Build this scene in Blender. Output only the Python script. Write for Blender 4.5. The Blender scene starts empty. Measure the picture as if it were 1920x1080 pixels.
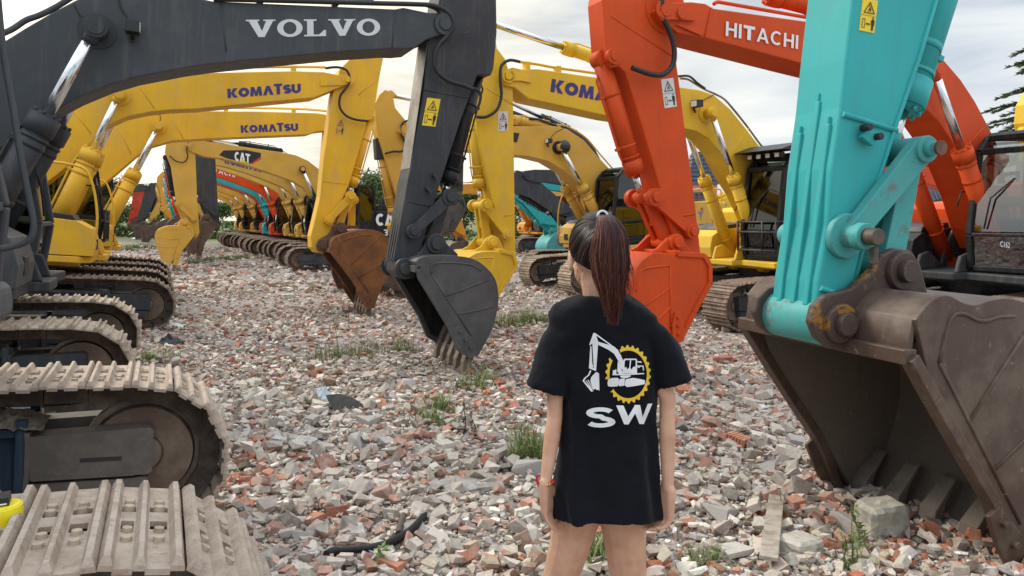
import bpy, bmesh, math, random
import numpy as np
from mathutils import Vector, Matrix, noise
from mathutils.bvhtree import BVHTree
R = math.radians
random.seed(7)
rng = np.random.default_rng(11)
SC = bpy.context.scene
COL = SC.collection
# ------------------------------------------------------------------ camera
FPX = 1400.0
CAM = Vector((0, 0, 1.8))
PITCH = math.atan(130 / FPX)
cd = bpy.data.cameras.new('camera')
cam = bpy.data.objects.new('camera', cd)
COL.objects.link(cam)
cam.location = CAM
cam.rotation_euler = (math.pi / 2 - PITCH, 0, 0)
cd.sensor_width = 36
cd.lens = FPX / 1920 * 36
cd.clip_start = 0.05
cd.clip_end = 2000
SC.camera = cam
CROT = Matrix.Rotation(math.pi / 2 - PITCH, 3, 'X')

def ray(px, py):
    return (CROT @ Vector((px - 960, 540 - py, -FPX))).normalized()

def at_depth(px, py, Y):
    d = ray(px, py)
    return CAM + d * (Y / d.y)

YARD = R(25)
HX, LX = Vector((math.cos(YARD), math.sin(YARD), 0)), Vector((-math.sin(YARD), math.cos(YARD), 0))

def ground_z(x, y):
    u = x * HX.x + y * HX.y
    lat = x * LX.x + y * LX.y
    z = 0.17 * math.exp(-((x - .3) ** 2 + (y - 1.8) ** 2) / 9.0)
    if lat > 1:
        z += .08 / (1 + math.exp(max(-40, min(40, (u - .2) * 4)))) + (min(0.3, 0.05 * (-u - .3)) if u < -.3 else 0)
    z -= 0.12 * math.exp(-((x - 3.6) ** 2 + (y - 12) ** 2) / 14.0)
    return z

def ground_hit(px, py):
    d = ray(px, py)
    t = 0.5
    p = CAM
    for i in range(4000):
        p = CAM + d * t
        if p.z <= ground_z(p.x, p.y):
            break
        t += 0.01 + t * .002
    return Vector((p.x, p.y, ground_z(p.x, p.y)))

class Frame:
    def __init__(self, u, lat, yaw, pitch=0.0, xi=1.95, p=None, z=None):
        q = HX * u + LX * lat if p is None else Vector(p)
        rot = Matrix.Rotation(R(yaw), 4, 'Z') @ Matrix.Rotation(R(pitch), 4, 'Y')
        f = Matrix.Translation((q.x, q.y, 0)) @ rot @ Vector((xi, 0, 0))
        g = ground_z(f.x, f.y)
        zz = g - f.z if z is None else z
        self.M = Matrix.Translation((q.x, q.y, zz)) @ rot
        self.I = self.M.inverted()
    def pl(self, px, py, y=0.0):
        o = self.I @ CAM
        d = self.I.to_3x3() @ ray(px, py)
        t = (y - o.y) / d.y
        q = o + d * t
        return (q.x, q.z)
    def pls(self, pts, y=0.0):
        return [self.pl(a, b, y) for a, b in pts]

# ------------------------------------------------------------------ mesh builder
SPLIT = {'weld_seam', 'reinforcement', 'stiffener', 'pin', 'boss', 'handle', 'link_arm', 'bucket_ear'}
class MB:
    def __init__(s):
        s.v, s.f, s.m, s.s = [], [], [], []
    def add(s, vs, fs, mat=0, smooth=False):
        o = len(s.v)
        s.v += [tuple(q) for q in vs]
        for f in fs:
            s.f.append(tuple(i + o for i in f)); s.m.append(mat); s.s.append(smooth)
    def box(s, x0, x1, y0, y1, z0, z1, mat=0):
        v = [(x0,y0,z0),(x1,y0,z0),(x1,y1,z0),(x0,y1,z0),(x0,y0,z1),(x1,y0,z1),(x1,y1,z1),(x0,y1,z1)]
        s.add(v, [(0,3,2,1),(4,5,6,7),(0,1,5,4),(1,2,6,5),(2,3,7,6),(3,0,4,7)], mat)
    def bar(s, p0, p1, w, h, mat=0, up=(0, 0, 1)):
        p0, p1 = Vector(p0), Vector(p1)
        d = (p1 - p0).normalized()
        a = d.cross(Vector(up))
        if a.length < 1e-4: a = d.cross(Vector((0, 1, 0)))
        a.normalize(); b = a.cross(d)
        v = []
        for p in (p0, p1):
            for i, j in ((-1,-1),(1,-1),(1,1),(-1,1)):
                v.append(p + a * (i * w / 2) + b * (j * h / 2))
        s.add(v, [(3,2,1,0),(4,5,6,7),(0,1,5,4),(1,2,6,5),(2,3,7,6),(3,0,4,7)], mat)
    def prism(s, poly, y0, y1, mat=0):
        n = len(poly)
        v = [(x, y0, z) for x, z in poly] + [(x, y1, z) for x, z in poly]
        s.add(v, [tuple(range(n)), tuple(range(2 * n - 1, n - 1, -1))] +
              [(i, (i + 1) % n, n + (i + 1) % n, n + i) for i in range(n)], mat)
    def prism_xy(s, poly, z0, z1, mat=0):
        n = len(poly)
        v = [(x, y, z0) for x, y in poly] + [(x, y, z1) for x, y in poly]
        s.add(v, [tuple(range(n)), tuple(range(2 * n - 1, n - 1, -1))] +
              [(i, (i + 1) % n, n + (i + 1) % n, n + i) for i in range(n)], mat)
    def cyl(s, p0, p1, r0, r1=None, n=16, mat=0, caps=True, smooth=True):
        r1 = r0 if r1 is None else r1
        p0, p1 = Vector(p0), Vector(p1)
        d = (p1 - p0).normalized()
        a = d.orthogonal().normalized(); b = d.cross(a)
        v = []
        for p, r in ((p0, r0), (p1, r1)):
            for i in range(n):
                t = 2 * math.pi * i / n
                v.append(p + a * (r * math.cos(t)) + b * (r * math.sin(t)))
        s.add(v, [(i, (i + 1) % n, n + (i + 1) % n, n + i) for i in range(n)], mat, smooth)
        if caps:
            s.add(v[:n], [tuple(range(n))[::-1]], mat)
            s.add(v[n:], [tuple(range(n))], mat)
    def tube(s, pts, r, n=8, mat=0, r1=None):
        pts = [Vector(p) for p in pts]
        rings = []
        a = None
        for i, p in enumerate(pts):
            d = (pts[min(i + 1, len(pts) - 1)] - pts[max(i - 1, 0)])
            if d.length < 1e-9: d = Vector((0, 0, 1))
            d.normalize()
            a = d.orthogonal() if a is None else a - d * a.dot(d)
            a.normalize(); b = d.cross(a)
            rr = r if r1 is None else r + (r1 - r) * i / max(1, len(pts) - 1)
            rings.append([p + a * (rr * math.cos(2*math.pi*k/n)) + b * (rr * math.sin(2*math.pi*k/n)) for k in range(n)])
        v = [q for g in rings for q in g]
        fs = [(i*n+k, i*n+(k+1) % n, (i+1)*n+(k+1) % n, (i+1)*n+k) for i in range(len(pts)-1) for k in range(n)]
        s.add(v, fs, mat, True)
        s.add(rings[0], [tuple(range(n))[::-1]], mat); s.add(rings[-1], [tuple(range(n))], mat)
    def shell(s, curve, y0, y1, th, mat=0, smooth=True):
        """sheet following an xz curve, with thickness th to the left of travel"""
        n = len(curve)
        off = []
        for i in range(n):
            a = Vector(curve[max(i-1, 0)]); b = Vector(curve[min(i+1, n-1)])
            d = (b - a); d.normalize()
            off.append((curve[i][0] - d.y * th, curve[i][1] + d.x * th))
        v = [(x, y0, z) for x, z in curve] + [(x, y1, z) for x, z in curve] + \
            [(x, y0, z) for x, z in off] + [(x, y1, z) for x, z in off]
        for i in range(n - 1):
            s.add([v[i], v[i+1], v[n+i+1], v[n+i]], [(0,1,2,3)], mat, smooth)
            s.add([v[2*n+i], v[2*n+i+1], v[3*n+i+1], v[3*n+i]], [(3,2,1,0)], mat, smooth)
            s.add([v[i], v[i+1], v[2*n+i+1], v[2*n+i]], [(0,1,2,3)], mat)
            s.add([v[n+i], v[n+i+1], v[3*n+i+1], v[3*n+i]], [(3,2,1,0)], mat)
        for i in (0, n-1):
            s.add([v[i], v[n+i], v[3*n+i], v[2*n+i]], [(0,1,2,3)], mat)
    def ell(s, c, rx, ry, rz, nu=14, nv=9, mat=0, rot=None):
        c = Vector(c); v = []
        for j in range(nv + 1):
            ph = math.pi * j / nv
            for i in range(nu):
                th = 2 * math.pi * i / nu
                q = Vector((rx*math.sin(ph)*math.cos(th), ry*math.sin(ph)*math.sin(th), rz*math.cos(ph)))
                if rot: q = rot @ q
                v.append(c + q)
        s.add(v, [(j*nu+i, (j+1)*nu+i, (j+1)*nu+(i+1) % nu, j*nu+(i+1) % nu) for j in range(nv) for i in range(nu)], mat, True)
    def mesh(s, name, mats, xf=None, weld=True):
        me = bpy.data.meshes.new(name)
        vs = s.v if xf is None else [tuple(xf @ Vector(q)) for q in s.v]
        me.from_pydata(vs, [], s.f)
        for m in mats: me.materials.append(m)
        me.polygons.foreach_set('material_index', s.m)
        me.polygons.foreach_set('use_smooth', s.s)
        bm = bmesh.new(); bm.from_mesh(me)
        if weld: bmesh.ops.remove_doubles(bm, verts=bm.verts, dist=1e-5)
        bmesh.ops.recalc_face_normals(bm, faces=bm.faces)
        bm.to_mesh(me); bm.free()
        me.update()
        return me
    def build(s, name, mats, parent=None, bevel=0, xf=None, seg=2, weld=True):
        mats = mats if isinstance(mats, (list, tuple)) else [mats]
        if name in SPLIT:
            ps = s.pieces()
            if len(ps) > 1: return [q._build(name, mats, parent, bevel, xf, seg, weld) for q in ps][0]
        return s._build(name, mats, parent, bevel, xf, seg, weld)
    def pieces(s):
        """one builder per separate piece (pieces whose boxes touch stay together)"""
        par = list(range(len(s.v)))
        def find(i):
            while par[i] != i: par[i] = par[par[i]]; i = par[i]
            return i
        for f in s.f:
            for i in f[1:]: par[find(i)] = find(f[0])
        bx = {}
        for i, v in enumerate(s.v):
            r = find(i); b = bx.setdefault(r, [list(v), list(v)])
            for k in range(3): b[0][k] = min(b[0][k], v[k]); b[1][k] = max(b[1][k], v[k])
        ks = list(bx); g = {k: k for k in ks}
        def gf_(k):
            while g[k] != k: k = g[k]
            return k
        for i, a in enumerate(ks):
            for b in ks[i+1:]:
                A, B = bx[a], bx[b]
                if all(A[0][k] - .004 <= B[1][k] and B[0][k] - .004 <= A[1][k] for k in range(3)): g[gf_(a)] = gf_(b)
        out = {}
        for f, m_, sm_ in zip(s.f, s.m, s.s):
            k = gf_(find(f[0])); q, mp = out.setdefault(k, (MB(), {}))
            q.f.append(tuple(mp.setdefault(i, len(mp)) for i in f)); q.m.append(m_); q.s.append(sm_)
        res = []
        for q, mp in out.values():
            q.v = [None]*len(mp)
            for i, j in mp.items(): q.v[j] = s.v[i]
            res.append(q)
        return res
    def _build(s, name, mats, parent=None, bevel=0, xf=None, seg=2, weld=True):
        o = link(name, s.mesh(name, mats, xf, weld), parent)
        if bevel:
            b = o.modifiers.new('bevel', 'BEVEL')
            b.width = bevel; b.segments = seg; b.limit_method = 'ANGLE'; b.angle_limit = R(38)
            b.use_clamp_overlap = True; b.harden_normals = False
        return o

def link(name, me, parent=None):
    o = bpy.data.objects.new(name, me)
    COL.objects.link(o)
    if parent is not None: o.parent = parent
    return o

def thing(name, label, cat, M=None, group=None):
    o = bpy.data.objects.new(name, None)
    COL.objects.link(o)
    o.empty_display_size = .2
    if M is not None: o.matrix_world = M
    o['label'] = label; o['category'] = cat
    if group: o['group'] = group
    return o

def tag(o, label, cat, group=None):
    o['label'] = label; o['category'] = cat
    if group: o['group'] = group
    return o

def struct(o, kind='structure'):
    o['kind'] = kind
    return o

def smooth_curve(pts, k=4):
    """Catmull-Rom through 2-D or 3-D points"""
    P = [Vector(p) for p in pts]
    out = []
    for i in range(len(P) - 1):
        p0, p1, p2, p3 = P[max(i-1, 0)], P[i], P[i+1], P[min(i+2, len(P)-1)]
        for j in range(k):
            t = j / k
            out.append(.5*((2*p1) + (p2-p0)*t + (2*p0-5*p1+4*p2-p3)*t*t + (3*p1-p0-3*p2+p3)*t**3))
    out.append(P[-1])
    return out

# ------------------------------------------------------------------ materials
def new_mat(name):
    m = bpy.data.materials.new(name); m.use_nodes = True
    nt = m.node_tree; b = nt.nodes['Principled BSDF']
    return m, nt, b

def nn(nt, t, **kw):
    n = nt.nodes.new(t)
    for k, v in kw.items(): setattr(n, k, v)
    return n

def noise_node(nt, scale, detail=4, rough=.6, coord='Object'):
    tc = nn(nt, 'ShaderNodeTexCoord')
    n = nn(nt, 'ShaderNodeTexNoise')
    n.inputs['Scale'].default_value = scale; n.inputs['Detail'].default_value = detail
    n.inputs['Roughness'].default_value = rough
    nt.links.new(tc.outputs[coord], n.inputs['Vector'])
    return n

def ramp(nt, src, stops):
    r = nn(nt, 'ShaderNodeValToRGB')
    e = r.color_ramp.elements
    while len(e) > 1: e.remove(e[0])
    e[0].position = stops[0][0]; e[0].color = (*stops[0][1], 1) if len(stops[0][1]) == 3 else stops[0][1]
    for p, c in stops[1:]:
        k = e.new(p); k.color = (*c, 1) if len(c) == 3 else c
    nt.links.new(src, r.inputs['Fac'])
    return r

def mix(nt, fac, a, b, mode='MIX'):
    n = nn(nt, 'ShaderNodeMix', data_type='RGBA', blend_type=mode)
    for s, x in (('Factor', fac), ('A', a), ('B', b)):
        i = [q for q in n.inputs if q.name == s and (q.type == 'RGBA' or s == 'Factor')][0]
        if hasattr(x, 'is_output'): nt.links.new(x, i)
        elif s == 'Factor': i.default_value = x
        else: i.default_value = (*x, 1)
    return [q for q in n.outputs if q.type == 'RGBA'][0]

def surf(name, col, rough=.45, metal=0.0, col2=None, scale=3, lo=.45, hi=.62, fine=None, fine_scale=40, flo=.60, fhi=.72, streak=None, bump=.0, bscale=60, var=.12, spec=.5):
    """paint / steel / stone: base colour, wear patches of a second colour, fine speckle, bump"""
    m, nt, b = new_mat(name)
    L = nt.links
    big = noise_node(nt, 1.7, 3, .5)
    c = ramp(nt, big.outputs['Fac'], [(.25, tuple(x*(1-var) for x in col)), (.75, tuple(min(1, x*(1+var)) for x in col))]).outputs['Color']
    rr = None
    if col2:
        n = noise_node(nt, scale, 7, .68)
        mk = ramp(nt, n.outputs['Fac'], [(lo, (0,0,0)), (hi, (1,1,1))])
        c = mix(nt, mk.outputs['Color'], c, col2)
        rr = mk.outputs['Color']
    if fine:
        n2 = noise_node(nt, fine_scale, 5, .75)
        mk2 = ramp(nt, n2.outputs['Fac'], [(flo, (0,0,0)), (fhi, (.8,.8,.8))])
        c = mix(nt, mk2.outputs['Color'], c, fine)
    if streak:
        tc = nn(nt, 'ShaderNodeTexCoord'); mp = nn(nt, 'ShaderNodeMapping'); mp.inputs['Scale'].default_value = (9, 9, .8)
        L.new(tc.outputs['Object'], mp.inputs['Vector'])
        n3 = nn(nt, 'ShaderNodeTexNoise'); n3.inputs['Scale'].default_value = 1.4; n3.inputs['Detail'].default_value = 6; n3.inputs['Roughness'].default_value = .7
        L.new(mp.outputs[0], n3.inputs['Vector'])
        mk3 = ramp(nt, n3.outputs['Fac'], [(.50, (0,0,0)), (.78, (.55,.55,.55))])
        c = mix(nt, mk3.outputs['Color'], c, streak)
    L.new(c, b.inputs['Base Color'])
    rn = noise_node(nt, 9, 4, .6)
    mr = nn(nt, 'ShaderNodeMapRange')
    mr.inputs['To Min'].default_value = max(.05, rough - .1); mr.inputs['To Max'].default_value = min(1, rough + .14)
    L.new(rn.outputs['Fac'], mr.inputs['Value']); L.new(mr.outputs['Result'], b.inputs['Roughness'])
    b.inputs['Metallic'].default_value = metal
    b.inputs['Specular IOR Level'].default_value = spec
    if bump:
        bn = noise_node(nt, bscale, 6, .7)
        bp = nn(nt, 'ShaderNodeBump'); bp.inputs['Strength'].default_value = bump; bp.inputs['Distance'].default_value = .01
        L.new(bn.outputs['Fac'], bp.inputs['Height']); L.new(bp.outputs['Normal'], b.inputs['Normal'])
    return m

DUST = (.34, .29, .24)
M = {}
def P(key, col, **kw):
    kw.setdefault('rough', .5); kw.setdefault('col2', tuple(.72*c + .28*d for c, d in zip(col, DUST)))
    kw.setdefault('lo', .5); kw.setdefault('hi', .72); kw.setdefault('spec', .22); kw.setdefault('bump', .04); kw.setdefault('bscale', 25)
    kw.setdefault('streak', tuple(.55*c + .45*d*.8 for c, d in zip(col, DUST)))
    if 'fine' not in kw: kw.update(fine=tuple(.5*c + .03 for c in col), fine_scale=34, flo=.68, fhi=.73)
    M[key] = surf(key, col, **kw)
P('yellow_paint', (.72, .41, .028))
P('lemon_paint', (.72, .455, .028))
P('tan_paint', (.58, .33, .05))
P('pale_tan_paint', (.62, .37, .07))
P('graphite_paint', (.042, .046, .052), var=.1, col2=(.062, .062, .064))
P('slate_paint', (.06, .066, .074), var=.1, col2=(.085, .085, .088))
P('orange_paint', (.60, .068, .010), col2=(.52, .065, .014), streak=(.40, .052, .016))
P('red_paint', (.5, .045, .02))
P('teal_paint', (.035, .36, .36), fine=(.10, .30, .30), fine_scale=7, col2=(.05, .34, .34), streak=(.05, .28, .28))
P('teal_worn', (.07, .33, .32), col2=(.13, .17, .16), scale=7, lo=.57, hi=.67, fine=(.05, .06, .06), fine_scale=30)
P('black_paint', (.014, .015, .017), rough=.45, col2=(.026, .026, .027))
P('navy_steel', (.025, .048, .075), col2=(.08, .085, .085), lo=.52, hi=.7, rough=.6)
P('grey_hood', (.09, .095, .105))
P('amber_paint', (.62, .25, .015))
M['chrome'] = surf('chrome', (.72, .74, .76), rough=.16, metal=1, var=.04)
M['steel'] = surf('steel', (.30, .29, .28), rough=.45, metal=.8, col2=(.16, .13, .11))
M['dark_steel'] = surf('dark_steel', (.05, .045, .042), rough=.6, metal=.3, col2=(.11, .085, .065), bump=.15)
M['bucket_brown'] = surf('bucket_brown', (.078, .047, .034), rough=.5, metal=.15, streak=(.125,.083,.06), col2=(.125, .09, .066), scale=4, lo=.46, hi=.62, fine=(.27, .225, .18), fine_scale=19, flo=.63, fhi=.69, bump=.16, bscale=30)
M['bucket_ear'] = surf('bucket_ear', (.07, .045, .036), rough=.55, metal=.2, col2=(.30, .14, .02), scale=5, lo=.60, hi=.66, fine=(.18, .15, .12), fine_scale=22, bump=.2, bscale=40)
M['bucket_inside'] = surf('bucket_inside', (.15, .122, .095), rough=.9, streak=(.10,.085,.07), col2=(.15, .12, .095), scale=2.5, lo=.4, hi=.65, fine=(.27, .23, .19), fine_scale=18, bump=.35, bscale=22)
M['rust'] = surf('rust', (.22, .082, .022), rough=.75, col2=(.10, .045, .022), scale=4, lo=.42, hi=.66, fine=(.33, .16, .06), fine_scale=12, bump=.15)
M['rust_dark'] = surf('rust_dark', (.10, .05, .035), rough=.8, col2=(.16, .09, .055), bump=.15)
M['bucket_grey'] = surf('bucket_grey', (.06, .06, .062), rough=.6, col2=(.09, .088, .085), fine=(.16, .15, .14), fine_scale=25, bump=.06)
M['tooth'] = surf('tooth', (.22, .18, .145), rough=.7, metal=.2, col2=(.12, .095, .075), bump=.2)
M['shoe_pale'] = surf('shoe_pale', (.50, .415, .34), rough=.85, streak=(.33,.22,.16), col2=(.37, .285, .225), scale=9, lo=.42, hi=.66, fine=(.27, .165, .115), fine_scale=26, flo=.55, fhi=.72, bump=.7, bscale=70, spec=.15)
M['shoe_dust'] = surf('shoe_dust', (.45, .37, .285), rough=.85, col2=(.26, .20, .155), scale=6, lo=.45, hi=.68, fine=(.19, .14, .11), fine_scale=45, bump=.4, bscale=60, spec=.15)
M['shoe_brown'] = surf('shoe_brown', (.27, .21, .165), rough=.85, col2=(.14, .10, .075), scale=6, lo=.42, hi=.66, bump=.3, spec=.15)
M['chain'] = surf('chain', (.085, .066, .054), rough=.85, col2=(.15, .115, .09), scale=8, bump=.3, spec=.2)
M['idler'] = surf('idler', (.19, .13, .097), rough=.85, metal=.0, col2=(.29, .225, .175), scale=5, bump=.12)
M['mud'] = surf('mud', (.20, .165, .135), rough=1, col2=(.11, .085, .065), scale=14, bump=.8, bscale=40, spec=.05)
M['rubber'] = surf('rubber', (.014, .014, .015), rough=.55, var=.1)
M['black_plastic'] = surf('black_plastic', (.018, .018, .019), rough=.5, var=.1)
M['white_paint'] = surf('white_paint', (.74, .74, .73), rough=.5, var=.03)
M['silver_letter'] = surf('silver_letter', (.62, .64, .66), rough=.45, var=.03)
M['blue_letter'] = surf('blue_letter', (.035, .028, .17), rough=.45, var=.05)
M['ink'] = surf('ink', (.012, .012, .013), rough=.6, var=.05)
M['red_decal'] = surf('red_decal', (.55, .02, .02), rough=.5, var=.05)
M['blue_decal'] = surf('blue_decal', (.05, .16, .42), rough=.5, var=.05)
M['sticker_yellow'] = surf('sticker_yellow', (.80, .56, .02), rough=.45, var=.04)
M['sticker_white'] = surf('sticker_white', (.62, .62, .58), rough=.45, var=.04)
M['lens'] = surf('lens', (.75, .75, .72), rough=.15, var=.03)
M['seat'] = surf('seat', (.035, .035, .038), rough=.8)

def glass_mat(name, tint, refl):
    m = bpy.data.materials.new(name); m.use_nodes = True
    nt = m.node_tree; nt.nodes.clear()
    out = nn(nt, 'ShaderNodeOutputMaterial')
    tr = nn(nt, 'ShaderNodeBsdfTransparent'); tr.inputs['Color'].default_value = (*tint, 1)
    gl = nn(nt, 'ShaderNodeBsdfGlossy'); gl.inputs['Roughness'].default_value = .03; gl.inputs['Color'].default_value = (.95, .97, 1, 1)
    lw = nn(nt, 'ShaderNodeLayerWeight'); lw.inputs['Blend'].default_value = .5
    pw = nn(nt, 'ShaderNodeMath', operation='POWER'); pw.inputs[1].default_value = 4.0; nt.links.new(lw.outputs['Facing'], pw.inputs[0])
    mr = nn(nt, 'ShaderNodeMapRange'); mr.inputs['To Min'].default_value = refl; mr.inputs['To Max'].default_value = .9
    mx = nn(nt, 'ShaderNodeMixShader')
    nt.links.new(pw.outputs[0], mr.inputs['Value']); nt.links.new(mr.outputs['Result'], mx.inputs['Fac'])
    nt.links.new(tr.outputs[0], mx.inputs[1]); nt.links.new(gl.outputs[0], mx.inputs[2]); nt.links.new(mx.outputs[0], out.inputs[0])
    return m
M['glass'] = glass_mat('glass', (.22, .24, .17), .07)
M['glass_sky'] = glass_mat('glass_sky', (.58, .61, .57), .2)
M['glass_clear'] = glass_mat('glass_clear', (.62, .66, .62), .08)

# ------------------------------------------------------------------ lettering (flat shapes, unit height)
def arc(cx, cy, rx, ry, a0, a1, n=14):
    return [(cx + rx*math.cos(R(a0 + (a1-a0)*i/n)), cy + ry*math.sin(R(a0 + (a1-a0)*i/n))) for i in range(n + 1)]
def ribbon(path, th, tv=None):
    """quads along a path: th across, tv = stroke where the path runs sideways"""
    out = []; L_, R_ = [], []
    n = len(path)
    for i in range(n):
        a, b = path[max(i-1, 0)], path[min(i+1, n-1)]
        dx, dy = b[0]-a[0], b[1]-a[1]; l = math.hypot(dx, dy) or 1
        nx, ny = -dy/l, dx/l
        t = th if tv is None else math.hypot(th*nx, tv*ny)
        L_.append((path[i][0]+nx*t/2, path[i][1]+ny*t/2)); R_.append((path[i][0]-nx*t/2, path[i][1]-ny*t/2))
    for i in range(n-1): out.append([R_[i], R_[i+1], L_[i+1], L_[i]])
    return out
def ring(cx, cy, rx, ry, ix, iy, n=24):
    o = arc(cx, cy, rx, ry, 0, 360, n); i_ = arc(cx, cy, ix, iy, 0, 360, n)
    return [[o[k], o[k+1], i_[k+1], i_[k]] for k in range(n)]
def S_shape(w, th):
    rx = (w - th) / 2; ry = (1 - th) / 4
    p = arc(w/2, 1-th/2-ry, rx, ry, 25, 180, 9) + arc(w/2, 1-th/2-ry, rx, ry, 180, 270, 5)[1:]
    q = arc(w/2, th/2+ry, rx, ry, 90, 0, 5)[1:] + arc(w/2, th/2+ry, rx, ry, 0, -155, 9)[1:]
    return ribbon(p + q, th)
GLY = {
 'K': (.86, [[(0,0),(.28,0),(.28,1),(0,1)], [(.29,.5),(.50,1),(.86,1),(.53,.5),(.86,0),(.50,0)]]),
 'O': (.92, ring(.46,.5,.46,.5,.17,.20)),
 'M': (1.04, [[(0,0),(.08,1),(.37,1),(.52,.45),(.67,1),(.96,1),(1.04,0),(.76,0),(.735,.5),(.62,0),(.42,0),(.305,.5),(.28,0)]]),
 'A': (.92, [[(0,0),(.31,1),(.61,1),(.92,0),(.62,0),(.46,.56),(.30,0)]]),
 'T': (.72, [[(0,1.16),(.72,1.16),(.72,.90),(.51,.90),(.51,0),(.21,0),(.21,.90),(0,.90)]]),
 'S': (.72, S_shape(.74, .29)),
 'U': (.78, ribbon([(.12,1),(.12,.4)] + arc(.39,.4,.27,.28,180,360,10)[1:-1] + [(.66,.4),(.66,1)], .29)),
 'v': (1.12, [[(.0,1),(.5,1),(.5,.92),(.42,.92),(.60,.34),(.76,.92),(.66,.92),(.66,1),(1.12,1),(1.12,.92),(1.03,.92),(.69,0),(.46,0),(.10,.92),(0,.92)]]),
 'o': (1.0, ring(.5,.5,.5,.52,.26,.36)),
 'l': (.92, [[(0,0),(0,.09),(.12,.09),(.12,.91),(0,.91),(0,1),(.50,1),(.50,.91),(.38,.91),(.38,.10),(.60,.10),(.80,.36),(.88,.36),(.88,0)]]),
 'C': (.74, ribbon(arc(.40,.5,.28,.38,50,310,18), .24)),
 'a': (.86, [[(0,0),(.28,1),(.58,1),(.86,0),(.60,0),(.43,.62),(.26,0)]]),
 't': (.74, [[(0,1),(.74,1),(.74,.78),(.49,.78),(.49,0),(.25,0),(.25,.78),(0,.78)]]),
 'h': (.70, [[(0,0),(.17,0),(.17,.42),(.53,.42),(.53,0),(.70,0),(.70,1),(.53,1),(.53,.58),(.17,.58),(.17,1),(0,1)]]),
 'i': (.17, [[(0,0),(.17,0),(.17,1),(0,1)]]),
 'b': (.80, [[(0,0),(.31,1),(.40,1),(.40,.78),(.17,0)], [(.80,0),(.63,0),(.40,.78),(.40,1),(.49,1)], [(.235,.22),(.565,.22),(.518,.38),(.282,.38)]]),
 'c': (.76, ribbon(arc(.41,.5,.33,.42,48,312,18), .16)),
}
def word(chars, gap=.1):
    x = 0; out = []
    for c in chars:
        w, ps = GLY[c]
        out += [[(px + x, py) for px, py in q] for q in ps]
        x += w + gap
    w = x - gap
    return [[(a / w, b) for a, b in q] for q in out]
W_VOLVO = word('volvo', .06)
W_KOMATSU = word('KOMATSU', .06)
W_HITACHI = word('hitbchi', .13)
W_CAT = word('Cat', .05)

def flat(mb, polys, o, ux, uy, mat=0):
    o, ux, uy = Vector(o), Vector(ux), Vector(uy)
    for q in polys:
        mb.add([o + ux*a + uy*b for a, b in q], [tuple(range(len(q)))], mat)

def font_polys(text, offset=.0):
    """outline lettering with the built-in font, scaled to the unit box"""
    cu = bpy.data.curves.new('lettering', 'FONT'); cu.body = text; cu.offset = offset
    o = bpy.data.objects.new('lettering', cu); COL.objects.link(o)
    dg = bpy.context.evaluated_depsgraph_get()
    me = o.evaluated_get(dg).to_mesh()
    vs = [tuple(v.co[:2]) for v in me.vertices]
    fs = [[vs[i] for i in p.vertices] for p in me.polygons]
    o.evaluated_get(dg).to_mesh_clear()
    bpy.data.objects.remove(o); bpy.data.curves.remove(cu)
    if not vs: return []
    x0, x1 = min(v[0] for v in vs), max(v[0] for v in vs); y0, y1 = min(v[1] for v in vs), max(v[1] for v in vs)
    return [[((a-x0)/(x1-x0), (b-y0)/(y1-y0)) for a, b in q] for q in fs]
# ================================================================== crawler tracks
XI, RT = 1.95, .39          # idler position and track radius to the shoe plates
def track_path(xi=XI, r=RT, zc=.41):
    L1 = 2 * xi; La = math.pi * r
    tot = 2 * L1 + 2 * La
    def at(s):
        s %= tot
        if s < L1:
            sag = -.02 * math.sin(math.pi * s / L1)
            return (-xi + s, zc + r + sag, 0.0)
        s -= L1
        if s < La:
            a = s / r
            return (xi + r*math.sin(a), zc + r*math.cos(a), -a)
        s -= La
        if s < L1: return (xi - s, zc - r, -math.pi)
        s -= L1
        a = s / r
        return (-xi - r*math.sin(a), zc - r*math.cos(a), -math.pi - a)
    return at, tot

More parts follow.
